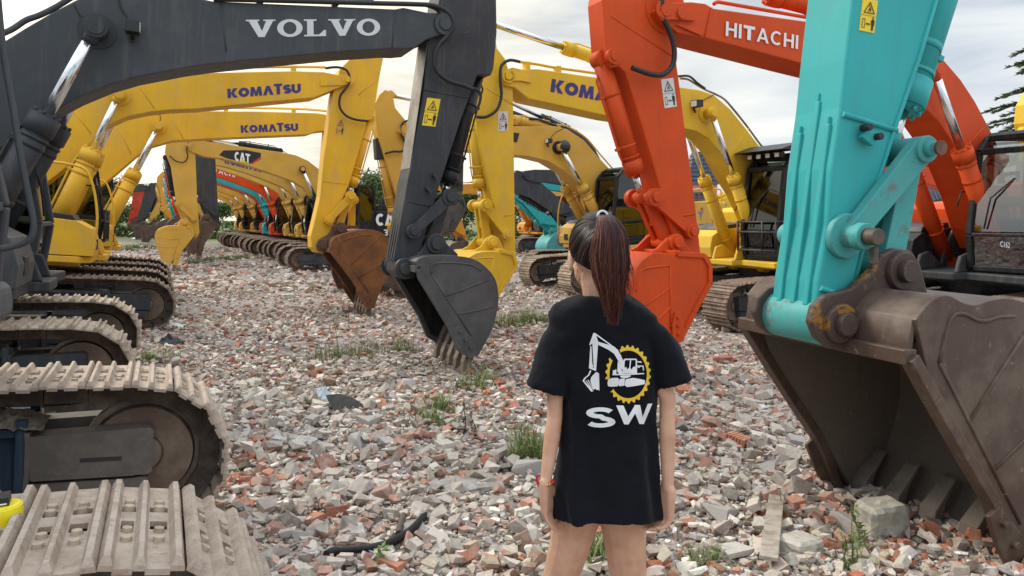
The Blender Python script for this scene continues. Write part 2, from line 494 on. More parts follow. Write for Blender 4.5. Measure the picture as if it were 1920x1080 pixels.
def track_mesh(name, mats, high, w=.6):
    """belt of triple-grouser shoes over a link chain: slots 0 shoe, 1 chain, 2 bolts"""
    at, tot = track_path()
    n = int(tot / .19)
    mb = MB()
    hw = w / 2
    for k in range(n):
        s = tot * (k + .35) / n
        p0 = at(s - .096); p1 = at(s + .096)
        a = math.atan2(p1[1]-p0[1], p1[0]-p0[0])
        cx, cz = (p0[0]+p1[0])/2, (p0[1]+p1[1])/2
        ca, sa = math.cos(a), math.sin(a)
        jz = random.uniform(-.004, .004); ja = random.uniform(-.012, .012)
        def X(t, y, h):
            h += jz + ja * t
            return (cx + t*ca - h*sa, y, cz + t*sa + h*ca)
        def bx(t0, t1, y0, y1, h0, h1, mat=0, ti=0):
            v = [X(t0,y0,h0),X(t1,y0,h0),X(t1,y1,h0),X(t0,y1,h0),X(t0+ti,y0,h1),X(t1-ti,y0,h1),X(t1-ti,y1,h1),X(t0+ti,y1,h1)]
            mb.add(v, [(0,3,2,1),(4,5,6,7),(0,1,5,4),(1,2,6,5),(2,3,7,6),(3,0,4,7)], mat)
        ribs = [(-.0965,-.062), (-.022,.010), (.062,.0965)]
        for t0, t1 in ribs:
            if high:
                # grouser rounded off at its ends
                prof = [(-hw, .006), (-hw, .020), (-hw+.012, .040), (hw-.012, .040), (hw, .020), (hw, .006)]
                m_ = len(prof); v = []
                for (y, h) in prof:
                    ins = .010 if h > .03 else .002
                    v += [X(t0, y, .006 if h < .03 else .012), X(t0+ins, y, h), X(t1-ins, y, h), X(t1, y, .006 if h < .03 else .012)]
                for i in range(m_-1):
                    for j in range(3):
                        mb.add([v[4*i+j], v[4*i+j+1], v[4*i+4+j+1], v[4*i+4+j]], [(0,1,2,3)], 0)
                mb.add(v[:4], [(0,1,2,3)], 0); mb.add(v[-4:], [(3,2,1,0)], 0)
            else:
                bx(t0, t1, -hw, hw, .004, .036, 0, .010)
        if high:
            for (t0, t1) in ((-.064,-.020), (.008,.064)):
                for y0, y1 in ((-hw,-.045), (.015,.085), (.125,hw)):
                    bx(t0, t1, y0, y1, -.004, .012)
                bx(t0, t0+.006, -.045, .015, -.004, .012); bx(t1-.006, t1, -.045, .015, -.004, .012)
                bx(t0, t0+.004, .085, .125, -.004, .012); bx(t1-.004, t1, .085, .125, -.004, .012)
                tm = (t0+t1)/2
                for yb in (-.062, .105, .150, -.125):
                    mb.cyl(X(tm, yb, .008), X(tm, yb, .024), .0155, .013, 8, 2)
        else:
            bx(-.096, .096, -hw+.004, hw-.004, -.004, .010)
        # chain links
        for y0, y1 in ((-.115,-.07), (.07,.115)):
            bx(-.094, .094, y0, y1, -.105, -.006, 1)
        mb.cyl(X(-.05, -.12, -.055), X(-.05, .12, -.055), .026, None, 8, 1)
    return mb.mesh(name, mats, weld=False)

def wheel_mesh(name, mat, r=.285, w=.16, sprocket=False):
    mb = MB()
    if sprocket:
        pts = []
        for i in range(42):
            a = 2*math.pi*i/42; rr = r + (.03 if i % 2 else -.012)
            pts.append((rr*math.cos(a), rr*math.sin(a)))
        mb.prism(pts, -.03, .03)
        mb.cyl((0,-.14,0), (0,.14,0), r*.62, None, 20)
        for i in range(8):
            a = 2*math.pi*i/8
            mb.cyl((r*.5*math.cos(a),-.155,r*.5*math.sin(a)), (r*.5*math.cos(a),.155,r*.5*math.sin(a)), .02, None, 6)
    else:
        mb.cyl((0,-.05,0), (0,.05,0), r, None, 32)
        for s in (-1, 1):
            mb.cyl((0, s*.05, 0), (0, s*w/2, 0), r-.028, r-.04, 32)
            mb.cyl((0, s*w/2, 0), (0, s*(w/2-.028), 0), r-.04, r*.66, 32, caps=True)
            mb.cyl((0, s*(w/2), 0), (0, s*(w/2+.03), 0), r*.36, r*.30, 20)
    return mb.mesh(name, [mat])

def frame_mesh(name, mats, cover=True):
    """one side of the track frame with rollers and the idler guard"""
    mb = MB()
    mb.prism([(-1.75,.22),(1.42,.22),(1.46,.30),(1.46,.56),(1.38,.60),(-1.6,.60),(-1.75,.5)], -.20, .20, 0)
    for s in (-1, 1):
        mb.box(-1.6, 1.45, s*.20, s*.235, .56, .60, 0); mb.box(-1.6, 1.45, s*.20, s*.235, .235, .28, 0)
        mb.box(.62, .66, s*.2, s*.232, .28, .56, 0); mb.box(1.41, 1.455, s*.2, s*.245, .20, .64, 0)
        if cover:
            mb.shell([(1.465,.27),(1.47,.40),(1.47,.53),(1.465,.585)], s*.16-.09, s*.16+.09, .02, 1)
            mb.prism([(1.47,.24),(1.98,.24),(1.98,.33),(1.47,.33)], s*.13, s*.25, 1)
            mb.prism([(1.47,.345),(1.98,.345),(2.0,.36),(2.0,.57),(1.98,.585),(1.47,.56)], s*.11, s*.235, 1)
            mb.box(1.48, 1.92, s*.235, s*.245, .345, .36, 1)
            mb.box(1.68, 1.86, s*.2355, s*.238, .425, .445, 2)
    for i in range(7):
        x = -1.35 + i*.43
        mb.cyl((x,-.19,.17), (x,.19,.17), .085, None, 14, 2)
    for x in (-.6, .5):
        mb.cyl((x,-.12,.68), (x,.12,.68), .06, None, 12, 2)
        mb.box(x-.05, x+.05, -.06, .06, .58, .66, 0)
    return mb.mesh(name, mats)

def carbody_mesh(mats):
    mb = MB()
    mb.prism_xy([(-.55,-.6),(.55,-.6),(.95,-.95),(.95,-.75),(.5,0),(.95,.75),(.95,.95),(.55,.6),(-.55,.6),(-.95,.95),(-.95,.75),(-.5,0),(-.95,-.75),(-.95,-.95)], .42, .72)
    mb.cyl((0,0,.72), (0,0,.98), .60, None, 32)
    mb.cyl((0,0,.84), (0,0,.93), .66, None, 32)
    return mb.mesh('carbody', mats)

TM = {}
def undercarriage(root, shoe='shoe_dust', frame='graphite_paint', high=False, ty=1.08):
    k = (shoe, high)
    if k not in TM: TM[k] = track_mesh('track', [M[shoe], M['chain'], M['shoe_dust']], high)
    if 'idler' not in TM:
        TM['idler'] = wheel_mesh('idler', M['idler']); TM['sprocket'] = wheel_mesh('sprocket', M['idler'], .29, sprocket=True)
    if ('fr', frame) not in TM:
        TM[('fr', frame)] = frame_mesh('track_frame', [M[frame], M['graphite_paint'] if frame != 'navy_steel' else M['idler_cover'], M['dark_steel']])
        TM[('cb', frame)] = carbody_mesh([M[frame]])
    for s in (-1, 1):
        t = link('track', TM[k], root); t.location = (0, s*ty, 0)
        for n, x in (('idler', XI), ('sprocket', -XI)):
            w = link(n, TM[n], t); w.location = (x, 0, .41)
        f = link('track_frame', TM[('fr', frame)], root); f.location = (0, s*ty, .0)
    link('carbody', TM[('cb', frame)], root)
M['idler_cover'] = surf('idler_cover', (.115, .10, .088), rough=.6, metal=.05, streak=(.16,.14,.12), col2=(.18, .155, .13), scale=5, fine=(.17, .15, .13), fine_scale=30, bump=.08)

# ================================================================== house and cab
def cab_parts(root, mats, xf0=None, y0=.36, y1=1.30, seat=True, rail=False, lights=False, glass='glass', detail=True):
    xf = (xf0 or Matrix.Identity(4)) @ Matrix.Translation((-.2, 0, 0))
    c = MB()
    P_ = [(1.20,1.16),(1.27,1.62),(1.10,2.72),(.92,2.90),(-.42,2.92),(-.50,2.78),(-.50,1.16)]
    w = .075
    for y in (y0+w/2, y1-w/2):
        for i in range(len(P_)):
            a, b = P_[i], P_[(i+1) % len(P_)]
            c.bar((a[0], y, a[1]), (b[0], y, b[1]), w, w, 0, (0,1,0))
        c.bar((.10, y, 1.16), (.04, y, 2.9), .07, .07, 0, (0,1,0))
        c.bar((-.5, y, 1.70), (1.27, y, 1.66), .06, .06, 0, (0,1,0))
    # lower panels: dark skirt
    for y in (y0+.02, y1-.045):
        c.prism([(-.5,1.16),(.1,1.16),(.1,1.68),(-.5,1.70)], y, y+.025, 0)
        c.prism([(.1,1.16),(1.20,1.16),(1.22,1.30),(.1,1.30)], y, y+.025, 0)
    for a, b in ((0,1),(2,3),(3,4),(4,5),(6,0)):
        p, q = P_[a], P_[b]
        c.bar((p[0], y0+w, p[1]), (p[0], y1-w, p[1]), w, w, 0, (0,0,1))
    c.bar((1.27, y0+w, 1.62), (1.27, y1-w, 1.62), .05, .05, 0)
    c.prism([(.95,2.90),(.85,2.975),(-.38,2.985),(-.5,2.92),(-.5,2.86),(.90,2.86)], y0+.01, y1-.01, 0)
    c.prism([(-.5,1.10),(1.20,1.10),(1.20,1.16),(-.5,1.16)], y0, y1, 0)
    c.box(-.51, -.47, y0+.05, y1-.05, 1.16, 1.9, 0)
    if lights:
        c.prism([(1.34,3.03),(.95,3.14),(.2,3.16),(.2,3.05),(.95,3.0)], y0-.12, y1+.12, 1)
        for i in range(4):
            yy = y0 + .12 + i*.22
            c.box(1.05, 1.17, yy-.06, yy+.06, 2.90, 2.99, 1); c.box(1.17, 1.176, yy-.05, yy+.05, 2.91, 2.98, 2)
    cab = c.build('cab', mats, root, .012, xf)
    # panes
    def pane(poly, y, nm='window'):
        g = MB(); g.prism(poly, y, y+.006); g.build(nm, M[glass], cab, xf=xf)
    for y in (y0+.036, y1-.042):
        pane([(.12,1.70),(1.22,1.69),(1.06,2.70),(.90,2.85),(.06,2.86)], y)
        pane([(.12,1.32),(1.19,1.32),(1.22,1.62),(.12,1.64)], y)
        pane([(-.46,1.74),(.05,1.72),(.0,2.86),(-.42,2.86)], y)
    g = MB()
    g.add([(1.262,y0+w,1.66),(1.262,y1-w,1.66),(1.10,y1-w,2.68),(1.10,y0+w,2.68)], [(0,1,2,3)])
    g.add([(1.21,y0+w,1.2),(1.21,y1-w,1.2),(1.26,y1-w,1.60),(1.26,y0+w,1.60)], [(0,1,2,3)])
    g.build('windscreen', M[glass], cab, xf=xf)
    g = MB(); g.add([(-.49,y0+w,1.92),(-.49,y1-w,1.92),(-.49,y1-w,2.8),(-.49,y0+w,2.8)], [(0,1,2,3)])
    g.build('rear_window', M[glass], cab, xf=xf)
    if seat:
        s = MB(); ym = (y0+y1)/2
        s.box(-.15,.40,ym-.25,ym+.25,1.50,1.66); s.prism([(-.22,1.62),(-.05,1.62),(-.17,2.25),(-.30,2.25)], ym-.23, ym+.23)
        s.prism([(-.29,2.28),(-.18,2.28),(-.20,2.45),(-.30,2.45)], ym-.13, ym+.13)
        s.box(-.1,.5,ym-.40,ym-.29,1.3,1.78); s.box(-.1,.5,ym+.29,ym+.40,1.3,1.78)
        for k in (-1, 1): s.cyl((.45,ym+k*.34,1.78),(.47,ym+k*.34,1.98),.02,.025,8)
        s.box(-.3,1.1,y0+.1,y1-.1,1.165,1.19)
        s.build('seat', M['seat'], cab, .02, xf)
    if detail:
        d = MB()
        d.tube([(1.29,y0+.25,1.70),(1.25,y0+.3,2.1),(1.16,y0+.55,2.35)], .012, 6)
        d.bar((.06,y1+.01,1.95),(.06,y1+.01,2.12),.03,.03)
        d.tube([(.95,y0-.02,2.2),(1.25,y0-.1,2.2),(1.3,y0-.12,2.0)], .012, 6)
        d.build('handle', M['black_plastic'], cab, xf=xf)
    if rail:
        d = MB()
        for z in (1.30, 1.62, 1.80):
            d.tube([(1.32,y0-.02,z),(1.36,y0-.02,z),(1.36,y1+.02,z),(1.2,y1+.06,z)], .018, 6)
        for y in (y0, (y0+y1)/2+.15, y1):
            d.tube([(1.36,y,1.28),(1.36,y,1.82)], .02, 6)
        for i in range(14):
            y = y0 + .03 + i*(y1-y0-.06)/13
            d.bar((1.365,y,1.30),(1.365,y,1.62),.006,.006)
        d.build('window_guard', M['black_plastic'], cab, xf=xf)
    return cab

def house(root, body, hood, cw, toolbox, xf=None, stripes=None, vents=True, sides=True, rails=True, deckm='graphite_paint'):
    d = MB()
    d.prism_xy([(-2.2,-1.25),(.95,-1.30),(1.10,-1.15),(1.10,-.35),(1.25,-.3),(1.25,.3),(1.10,.35),(1.22,1.32),(-2.2,1.30)], 1.00, 1.10)
    d.box(-2.1,.9,-1.0,1.0,.93,1.0)
    for s in (-1, 1):     # boom foot brackets
        d.prism([(-.35,1.10),(.62,1.10),(.55,1.35),(.25,1.78),(.05,1.78),(-.3,1.4)], s*.34-.025, s*.34+.025)
        d.prism([(.6,1.10),(1.2,1.10),(1.12,1.32),(.95,1.36)], s*.30-.03, s*.30+.03)
    d.build('deck', M[deckm], root, .015, xf)
    e = MB()
    for s in (-1, 1):
        if s < 0: poly = [(-1.9,1.11),(.18,1.11),(.18,1.95),(.10,2.02),(-1.9,2.04)]
        else: poly = [(-1.9,1.11),(-.58,1.11),(-.58,2.0),(-.66,2.06),(-1.9,2.06)]
        e.prism(poly, s*.42, s*1.30, 0)
    e.prism([(-1.9,1.11),(-.6,1.11),(-.6,1.9),(-1.9,1.98)], -.418, .418, 0)
    bd = e.build('engine_housing', [M[body]], root, .035, xf, 3)
    v = MB()
    for s in (-1, 1):
        for i in range(7 if vents else 0):
            z = 1.30 + i*.075
            v.box(-1.72, -1.30, s*1.301, s*1.312, z, z+.04, 0)
        v.box(-.95, -.94, s*1.3005, s*1.304, 1.13, 2.0, 1); v.box(-1.22, -1.21, s*1.3005, s*1.304, 1.13, 2.0, 1)
        v.box(-.80,-.70, s*1.301, s*1.315, 1.52, 1.57, 1)
    v.build('vent_grille', [M[body], M['black_plastic']], bd, xf=xf)
    h = MB()
    h.prism([(-1.88,2.065),(-.75,2.065),(-.78,2.25),(-.9,2.30),(-1.8,2.30),(-1.88,2.2)], -1.1, 1.12, 0)
    for i in range(6):
        x = -1.75 + i*.14
        for s in (-1, 1):
            h.box(x, x+.09, s*1.115-.008, s*1.115+.012, 2.13, 2.16, 1); h.box(x, x+.09, s*1.115-.008, s*1.115+.012, 2.20, 2.25, 1)
    h.cyl((-1.5,-.5,2.3), (-1.5,-.5,2.62), .06, None, 12, 1)
    h.build('engine_hood', [M[hood], M['black_plastic']], root, .04, xf, 3)
    k = MB()
    pts = []
    for i in range(13):
        a = R(90 + 180*i/12)
        pts.append((-1.92 + .86*math.cos(a)*(.9), 1.33*math.copysign(abs(math.sin(a))**.45, math.sin(a))))
    k.prism_xy(pts, 1.02, 2.02)
    k.build('counterweight', M[cw], root, .07, xf, 3)
    t = MB()
    t.prism([(.22,1.11),(1.13,1.11),(1.15,1.30),(1.09,1.52),(.9,1.62),(.22,1.66)], -1.30, -.42, 0)
    t.prism([(.24,1.66),(.88,1.625),(.84,1.70),(.28,1.74)], -1.26, -.46, 1)
    t.box(1.135, 1.155, -1.0, -.8, 1.20, 1.36, 1)
    tb = t.build('tool_box', [M[toolbox], M['black_plastic']], root, .035, xf, 3)
    if rails:
        q = MB()
        q.tube(smooth_curve([(1.12,-1.27,1.15),(1.16,-1.29,1.7),(1.05,-1.29,2.25),(.85,-1.29,2.42),(.2,-1.29,2.42),(.12,-1.29,2.3),(.12,-1.29,1.95)], 4), .018, 8)
        q.build('handrail', M[body] if body not in ('graphite_paint','slate_paint') else M['slate_paint'], root, xf=xf)
    return bd

# ================================================================== arm
def cylinder(root, base, barrel_end, rod_end, r, rr, paint, y=0.0, y2=None, xf=None, name='cylinder', rod='chrome', boss=None, hose=True):
    y2 = y if y2 is None else y2
    b = Vector((base[0], y, base[1])); r_ = Vector((rod_end[0], y2, rod_end[1]))
    e0 = Vector((barrel_end[0], y, barrel_end[1])); L = (r_-b).length; dirv = (r_-b)/L
    e = b + dirv * min((e0-b).length, L*.93)
    m = MB()
    m.cyl(b + dirv*r*.6, e, r, None, 24); m.cyl(e - dirv*r*1.6, e - dirv*r*.1, r*1.16, None, 24); m.cyl(e - dirv*r*2.1, e - dirv*r*1.9, r*1.1, None, 24)
    m.cyl(e - dirv*r*.1, e + dirv*r*.12, r*1.04, r*.8, 24)
    for i in range(8):
        a = 2*math.pi*i/8; o = dirv.orthogonal().normalized(); o2 = dirv.cross(o)
        c = e - dirv*.01 + (o*math.cos(a) + o2*math.sin(a))*r*.92
        m.cyl(c, c + dirv*r*.35, r*.13, None, 6)
    yv = Vector((0,1,0))
    m.cyl(b - yv*r*.85, b + yv*r*.85, r*.95, None, 20)
    if hose:
        up = Vector((-dirv.z, 0, dirv.x)); up = up if up.z*dirv.x >= 0 else -up
        m.tube([b + dirv*r*1.5 + up*r*.9, b + dirv*r*2 + up*r*1.35, b.lerp(e,.5) + up*r*1.32, e - dirv*r*2.6 + up*r*1.32, e - dirv*r*1.2 + up*r*1.05], r*.13, 8)
        for f in (.3, .75):
            c = b.lerp(e, f); m.cyl(c - dirv*r*.18, c + dirv*r*.18, r*1.06, None, 20); m.bar(c, c + up*r*1.6, r*.4, r*.3)
    o = m.build(name, paint, root, xf=xf)
    q = MB()
    q.cyl(e, r_ - dirv*rr*1.1, rr, None, 20)
    q.cyl(r_ - dirv*rr*2.6, r_ - dirv*rr*.9, rr*1.12, None, 18, 1)
    q.cyl(r_ - yv*rr*1.5, r_ + yv*rr*1.5, rr*1.75, None, 20, 1)
    q.build('rod', [M[rod], paint], o, xf=xf)
    return o

def pin(mb, p, y, s, r, mat=0, t=.05):
    """collar and pin head on the outer side s of y"""
    mb.cyl((p[0], y, p[1]), (p[0], y + s*t*.6, p[1]), r*1.35, None, 24, mat)
    mb.cyl((p[0], y + s*t*.6, p[1]), (p[0], y + s*t, p[1]), r*.8, r*.74, 20, mat)

def bucket(root, A, kw, mats, ear_mat, xf=None, sy=-1, teeth=5, ribs=True, hinge_r=.06, ear_y=.27, ear_t=.05, cutter=True, name='bucket'):
    """A: back (lip top -> heel -> lip), mouth (list from lip to top corner), ear polygon, hinge, bktpin. mats: outside, inside, tooth"""
    h = kw/2
    back, mouth = A['back'], A['mouth']
    m = MB()
    cur = [tuple(mouth[-1])] + [tuple(q) for q in smooth_curve(back, 4)]
    # orientation: thickness goes inwards
    cen = Vector((sum(p[0] for p in back)/len(back), sum(p[1] for p in back)/len(back)))
    i = len(cur)//2
    d = Vector(cur[i+1]) - Vector(cur[i-1]); nrm = Vector((-d.y, d.x))
    if nrm.dot(cen - Vector(cur[i])) < 0: cur = cur[::-1]
    m.shell(cur, -h + .02, h - .02, .028, 0)
    inner = []
    side = [tuple(q) for q in smooth_curve(back, 4)] + list(mouth[1:-1])
    for s in (-1, 1):
        m.prism(side, s*h, s*(h-.03), 0)
        # wear strip along the mouth edge
        for a, b in zip(mouth[:-1], mouth[1:]):
            m.bar((a[0], s*(h-.012), a[1]), (b[0], s*(h-.012), b[1]), .055, .075, 0, (0,1,0))
    # inside skin
    ci = [tuple(q) for q in smooth_curve(back, 4)]
    def inset(p, t):
        v = (cen - Vector(p)); l = v.length or 1
        return (p[0] + v.x/l*t, p[1] + v.y/l*t)
    cc = [inset(p, .05) for p in ci]
    for a, b in zip(cc[:-1], cc[1:]):
        m.add([(a[0], -h+.032, a[1]), (b[0], -h+.032, b[1]), (b[0], h-.032, b[1]), (a[0], h-.032, a[1])], [(0,1,2,3)], 1, True)
    sd = [inset(p, .03) for p in side]
    for s in (-1, 1):
        m.add([(p[0], s*(h-.034), p[1]) for p in sd], [tuple(range(len(sd)))], 1)
    # lip edges: a bar at top of the mouth and the tooth lip
    top, lip = Vector(mouth[-1]), Vector(mouth[0])
    m.bar((top.x, -h, top.y), (top.x, h, top.y), .07, .07, 0)
    m.bar((lip.x, -h+.01, lip.y), (lip.x, h-.01, lip.y), .06, .06, 0)
    ob = m.build(name, mats[:2], root, .006, xf)
    # weld seams on the side plates
    if ribs:
        w = MB()
        for s in (-1, 1):
            a = Vector(mouth[-1]).lerp(cen, .25); b = Vector(mouth[0]).lerp(cen, .3)
            q = [Vector(p).lerp(cen, .22) for p in back[1:-1]]
            w.tube([(p.x, s*h, p.y) for p in smooth_curve([a] + q[:len(q)//2], 3)], .011, 6)
            w.tube([(a.x, s*h, a.y), (b.x, s*h, b.y)], .011, 6)
            c2 = a.lerp(b, .35); c3 = Vector(back[len(back)//2])
            w.tube([(c2.x, s*h, c2.y), (c3.lerp(c2,.12).x, s*h, c3.lerp(c2,.12).y)], .011, 6)
            c2 = a.lerp(b, .65); c3 = Vector(back[len(back)*2//3])
            w.tube([(c2.x, s*h, c2.y), (c3.lerp(c2,.12).x, s*h, c3.lerp(c2,.12).y)], .011, 6)
        w.build('weld_seam', mats[0], ob, xf=xf)
    # teeth
    td = (Vector(A['tip']) - lip); tl = td.length; td.normalize()
    tn = Vector((-td.y, td.x))
    for k in range(teeth):
        y = -h + .09 + (kw - .18)*k/(teeth-1)
        t = MB()
        w0, w1 = .055, .032
        fd = (Vector(back[-1]) - Vector(back[-2])).normalized(); inn_ = (cen - lip).normalized()
        p0 = lip - td*.18; p1 = lip + td*tl*.45; p2 = lip + td*tl
        v = []
        for p, ww, hh in ((lip - fd*.36 + inn_*.05, w0*.8, .02), (lip - fd*.16 + inn_*.06, w0, .045), (p1, w0, .05), (p2, w1, .012)):
            for a, b in ((-1,-1),(1,-1),(1,1),(-1,1)):
                q = p + tn*(b*hh); v.append((q.x, y + a*ww, q.y))
        t.add(v, [(3,2,1,0),(12,13,14,15)] + [(o+i, o+(i+1) % 4, o+4+(i+1) % 4, o+4+i) for o in (0,4,8) for i in range(4)])
        t.build('tooth', mats[2], ob, .008, xf)
    if cutter:
        for s in (-1, 1):
            t = MB()
            a = Vector(mouth[0]).lerp(Vector(mouth[-1]), .02); b = Vector(mouth[0]).lerp(Vector(mouth[-1]), .34)
            inn = (cen - a); inn.normalize()
            sd_ = (b-a).normalized(); out = Vector((-sd_.y, sd_.x)); out = out if out.dot(inn) < 0 else -out
            t.prism([tuple(a - out*.10 - sd_*.05), tuple(a + out*.045 - sd_*.03), tuple(a.lerp(b,.6) + out*.05), tuple(b + out*.02), tuple(b - out*.06), tuple(a.lerp(b,.5) - out*.11)], s*(h+.001), s*(h+.028))
            for f in (.2, .5, .8):
                c = a.lerp(b, f) - out*.035
                t.cyl((c.x, s*(h+.02), c.y), (c.x, s*(h+.055), c.y), .022, None, 6)
            t.build('side_cutter', mats[0], ob, .006, xf)
    e = MB()
    for s in (-1, 1):
        e.prism(A['ear'], s*ear_y, s*(ear_y+ear_t))
    eo = e.build('bucket_ear', ear_mat, ob, .012, xf)
    pm = MB()
    for p in (A['hinge'], A['bktpin']):
        for s in (-1, 1):
            pm.cyl((p[0], s*(ear_y+ear_t), p[1]), (p[0], s*(ear_y+ear_t+.03), p[1]), hinge_r*1.75, hinge_r*1.6, 28)
            pm.cyl((p[0], s*(ear_y+ear_t+.03), p[1]), (p[0], s*(ear_y+ear_t+.07), p[1]), hinge_r, hinge_r*.94, 24)
        pm.cyl((p[0], -ear_y, p[1]), (p[0], ear_y, p[1]), hinge_r*.95, None, 20)
    pm.build('pin', ear_mat, ob, .004, xf)
    return ob

def decal_poly(mb, q0, qx, qy, polys, y, mat):
    """flat shapes on the plane y: q0 origin, qx / qy ends of the unit box (xz)"""
    flat(mb, polys, (q0[0], y, q0[1]), (qx[0]-q0[0], 0, qx[1]-q0[1]), (qy[0]-q0[0], 0, qy[1]-q0[1]), mat)

def tri_outline(a, b, c, t):
    o = [Vector(a), Vector(b), Vector(c)]; g = (o[0]+o[1]+o[2])/3
    i = [p.lerp(g, t) for p in o]
    return [[tuple(o[k]), tuple(o[(k+1) % 3]), tuple(i[(k+1) % 3]), tuple(i[k])] for k in range(3)]
STICKER_INK = (tri_outline((.12,.56),(.88,.56),(.5,.93), .22)
    + [[(.40,.62),(.46,.62),(.52,.70),(.47,.72)], [(.54,.62),(.60,.62),(.58,.76),(.50,.78)], [(.46,.77),(.52,.79),(.5,.83),(.46,.82)]]
    + [[(.10,.10),(.13,.10),(.13,.38),(.10,.38)], [(.27,.10),(.30,.10),(.30,.38),(.27,.38)], [(.13,.10),(.27,.10),(.27,.12),(.13,.12)], [(.13,.36),(.27,.36),(.27,.38),(.13,.38)]]
    + [[(.34,.235),(.44,.275),(.44,.25),(.54,.25),(.54,.275),(.64,.235),(.54,.195),(.54,.22),(.44,.22),(.44,.195)]]
    + [[(.69,.20),(.69,.36),(.72,.39),(.88,.39),(.91,.36),(.91,.20),(.88,.20),(.87,.32),(.86,.05),(.81,.05),(.80,.20),(.79,.05),(.74,.05),(.73,.32),(.72,.20)]]
    + [arc(.80,.435,.055,.030,0,324,9)])
RULE = [[(.0,.485),(1,.485),(1,.495),(0,.495)]]

def sticker(parent, fr, tl, tr_, bl, y, s, ground='sticker_yellow', xf=None):
    """warning plate given by three pixel corners"""
    a, b, c = fr.pl(*tl, y), fr.pl(*tr_, y), fr.pl(*bl, y)
    m = MB()
    d = (b[0]-a[0]+c[0], b[1]-a[1]+c[1])
    m.prism([a, b, d, c], y, y + s*.004, 0)
    decal_poly(m, c, d, a, STICKER_INK + RULE, y + s*.007, 1)
    m.build('warning_sticker', [M[ground], M['ink']], parent, xf=xf)

def word_decal(parent, fr, bl, br, tl, y, polys, mat, name='lettering', xf=None):
    m = MB()
    decal_poly(m, fr.pl(*bl, y), fr.pl(*br, y), fr.pl(*tl, y), polys, y, 0)
    return m.build(name, M[mat] if isinstance(mat, str) else mat, parent, xf=xf)

def px_hose(parent, fr, pts, y, r, mat='rubber', xf=None, n=8, name='hose', ys=None):
    m = MB()
    q = [(p[0], (ys[i] if ys else y), p[1]) for i, p in enumerate(fr.pls(pts, y))]
    m.tube([tuple(v) for v in smooth_curve(q, 5)], r, n)
    return m.build(name, M[mat], parent, xf=xf)

def linkage(root, A, paint, sw, xf=None, s=-1):
    m = MB()
    lk, sl, bp = A['linkpin'], A['sticklink'], A['bktpin']
    yo = sw/2 + .045
    for k in (-1, 1):       # arms from the stick to the cylinder pin
        p, q = Vector(lk), Vector(sl)
        d = (q-p).normalized(); n = Vector((-d.y, d.x))
        m.prism([tuple(p + n*.07), tuple(q + n*.055), tuple(q - n*.055), tuple(p - n*.07)], k*yo-.03, k*yo+.03)
        for c, r in ((p, A.get('lr', .10)), (q, A.get('lr', .10)*.85)):
            m.cyl((c.x, k*(yo-.035), c.y), (c.x, k*(yo+.05), c.y), r, None, 24)
            m.cyl((c.x, k*(yo+.05), c.y), (c.x, k*(yo+.08), c.y), r*.6, r*.55, 20)
    a = m.build('link_arm', paint, root, .006, xf)
    m = MB()
    p, q = Vector(lk), Vector(bp); d = (q-p).normalized(); n = Vector((-d.y, d.x))
    bo, bt = A.get('blw', (sw*.22, .035))
    for k in (-1, 1):
        m.prism([tuple(p + n*.06), tuple(q + n*.07), tuple(q - n*.07), tuple(p - n*.06)], k*bo-bt, k*bo+bt)
    if 'blw' in A: m.prism([tuple(p + n*.03 + d*.12), tuple(q + n*.03 - d*.12), tuple(q - n*.03 - d*.12), tuple(p - n*.03 + d*.12)], -bo+bt, bo-bt)
    m.cyl((p.x, -yo, p.y), (p.x, yo, p.y), .065, None, 20)
    m.cyl((q.x, -sw*.42, q.y), (q.x, sw*.42, q.y), .09, None, 20)
    mid = p.lerp(q, .5); m.bar((mid.x, -sw*.2, mid.y), (mid.x, sw*.2, mid.y), .08, .12)
    m.build('bucket_link', paint, root, .006, xf)
    return a

def plate_box(root, name, poly, w, paint, xf=None, flange=.0, bevel=.014):
    m = MB()
    m.prism(poly, -w/2, w/2)
    return m.build(name, paint, root, bevel, xf)

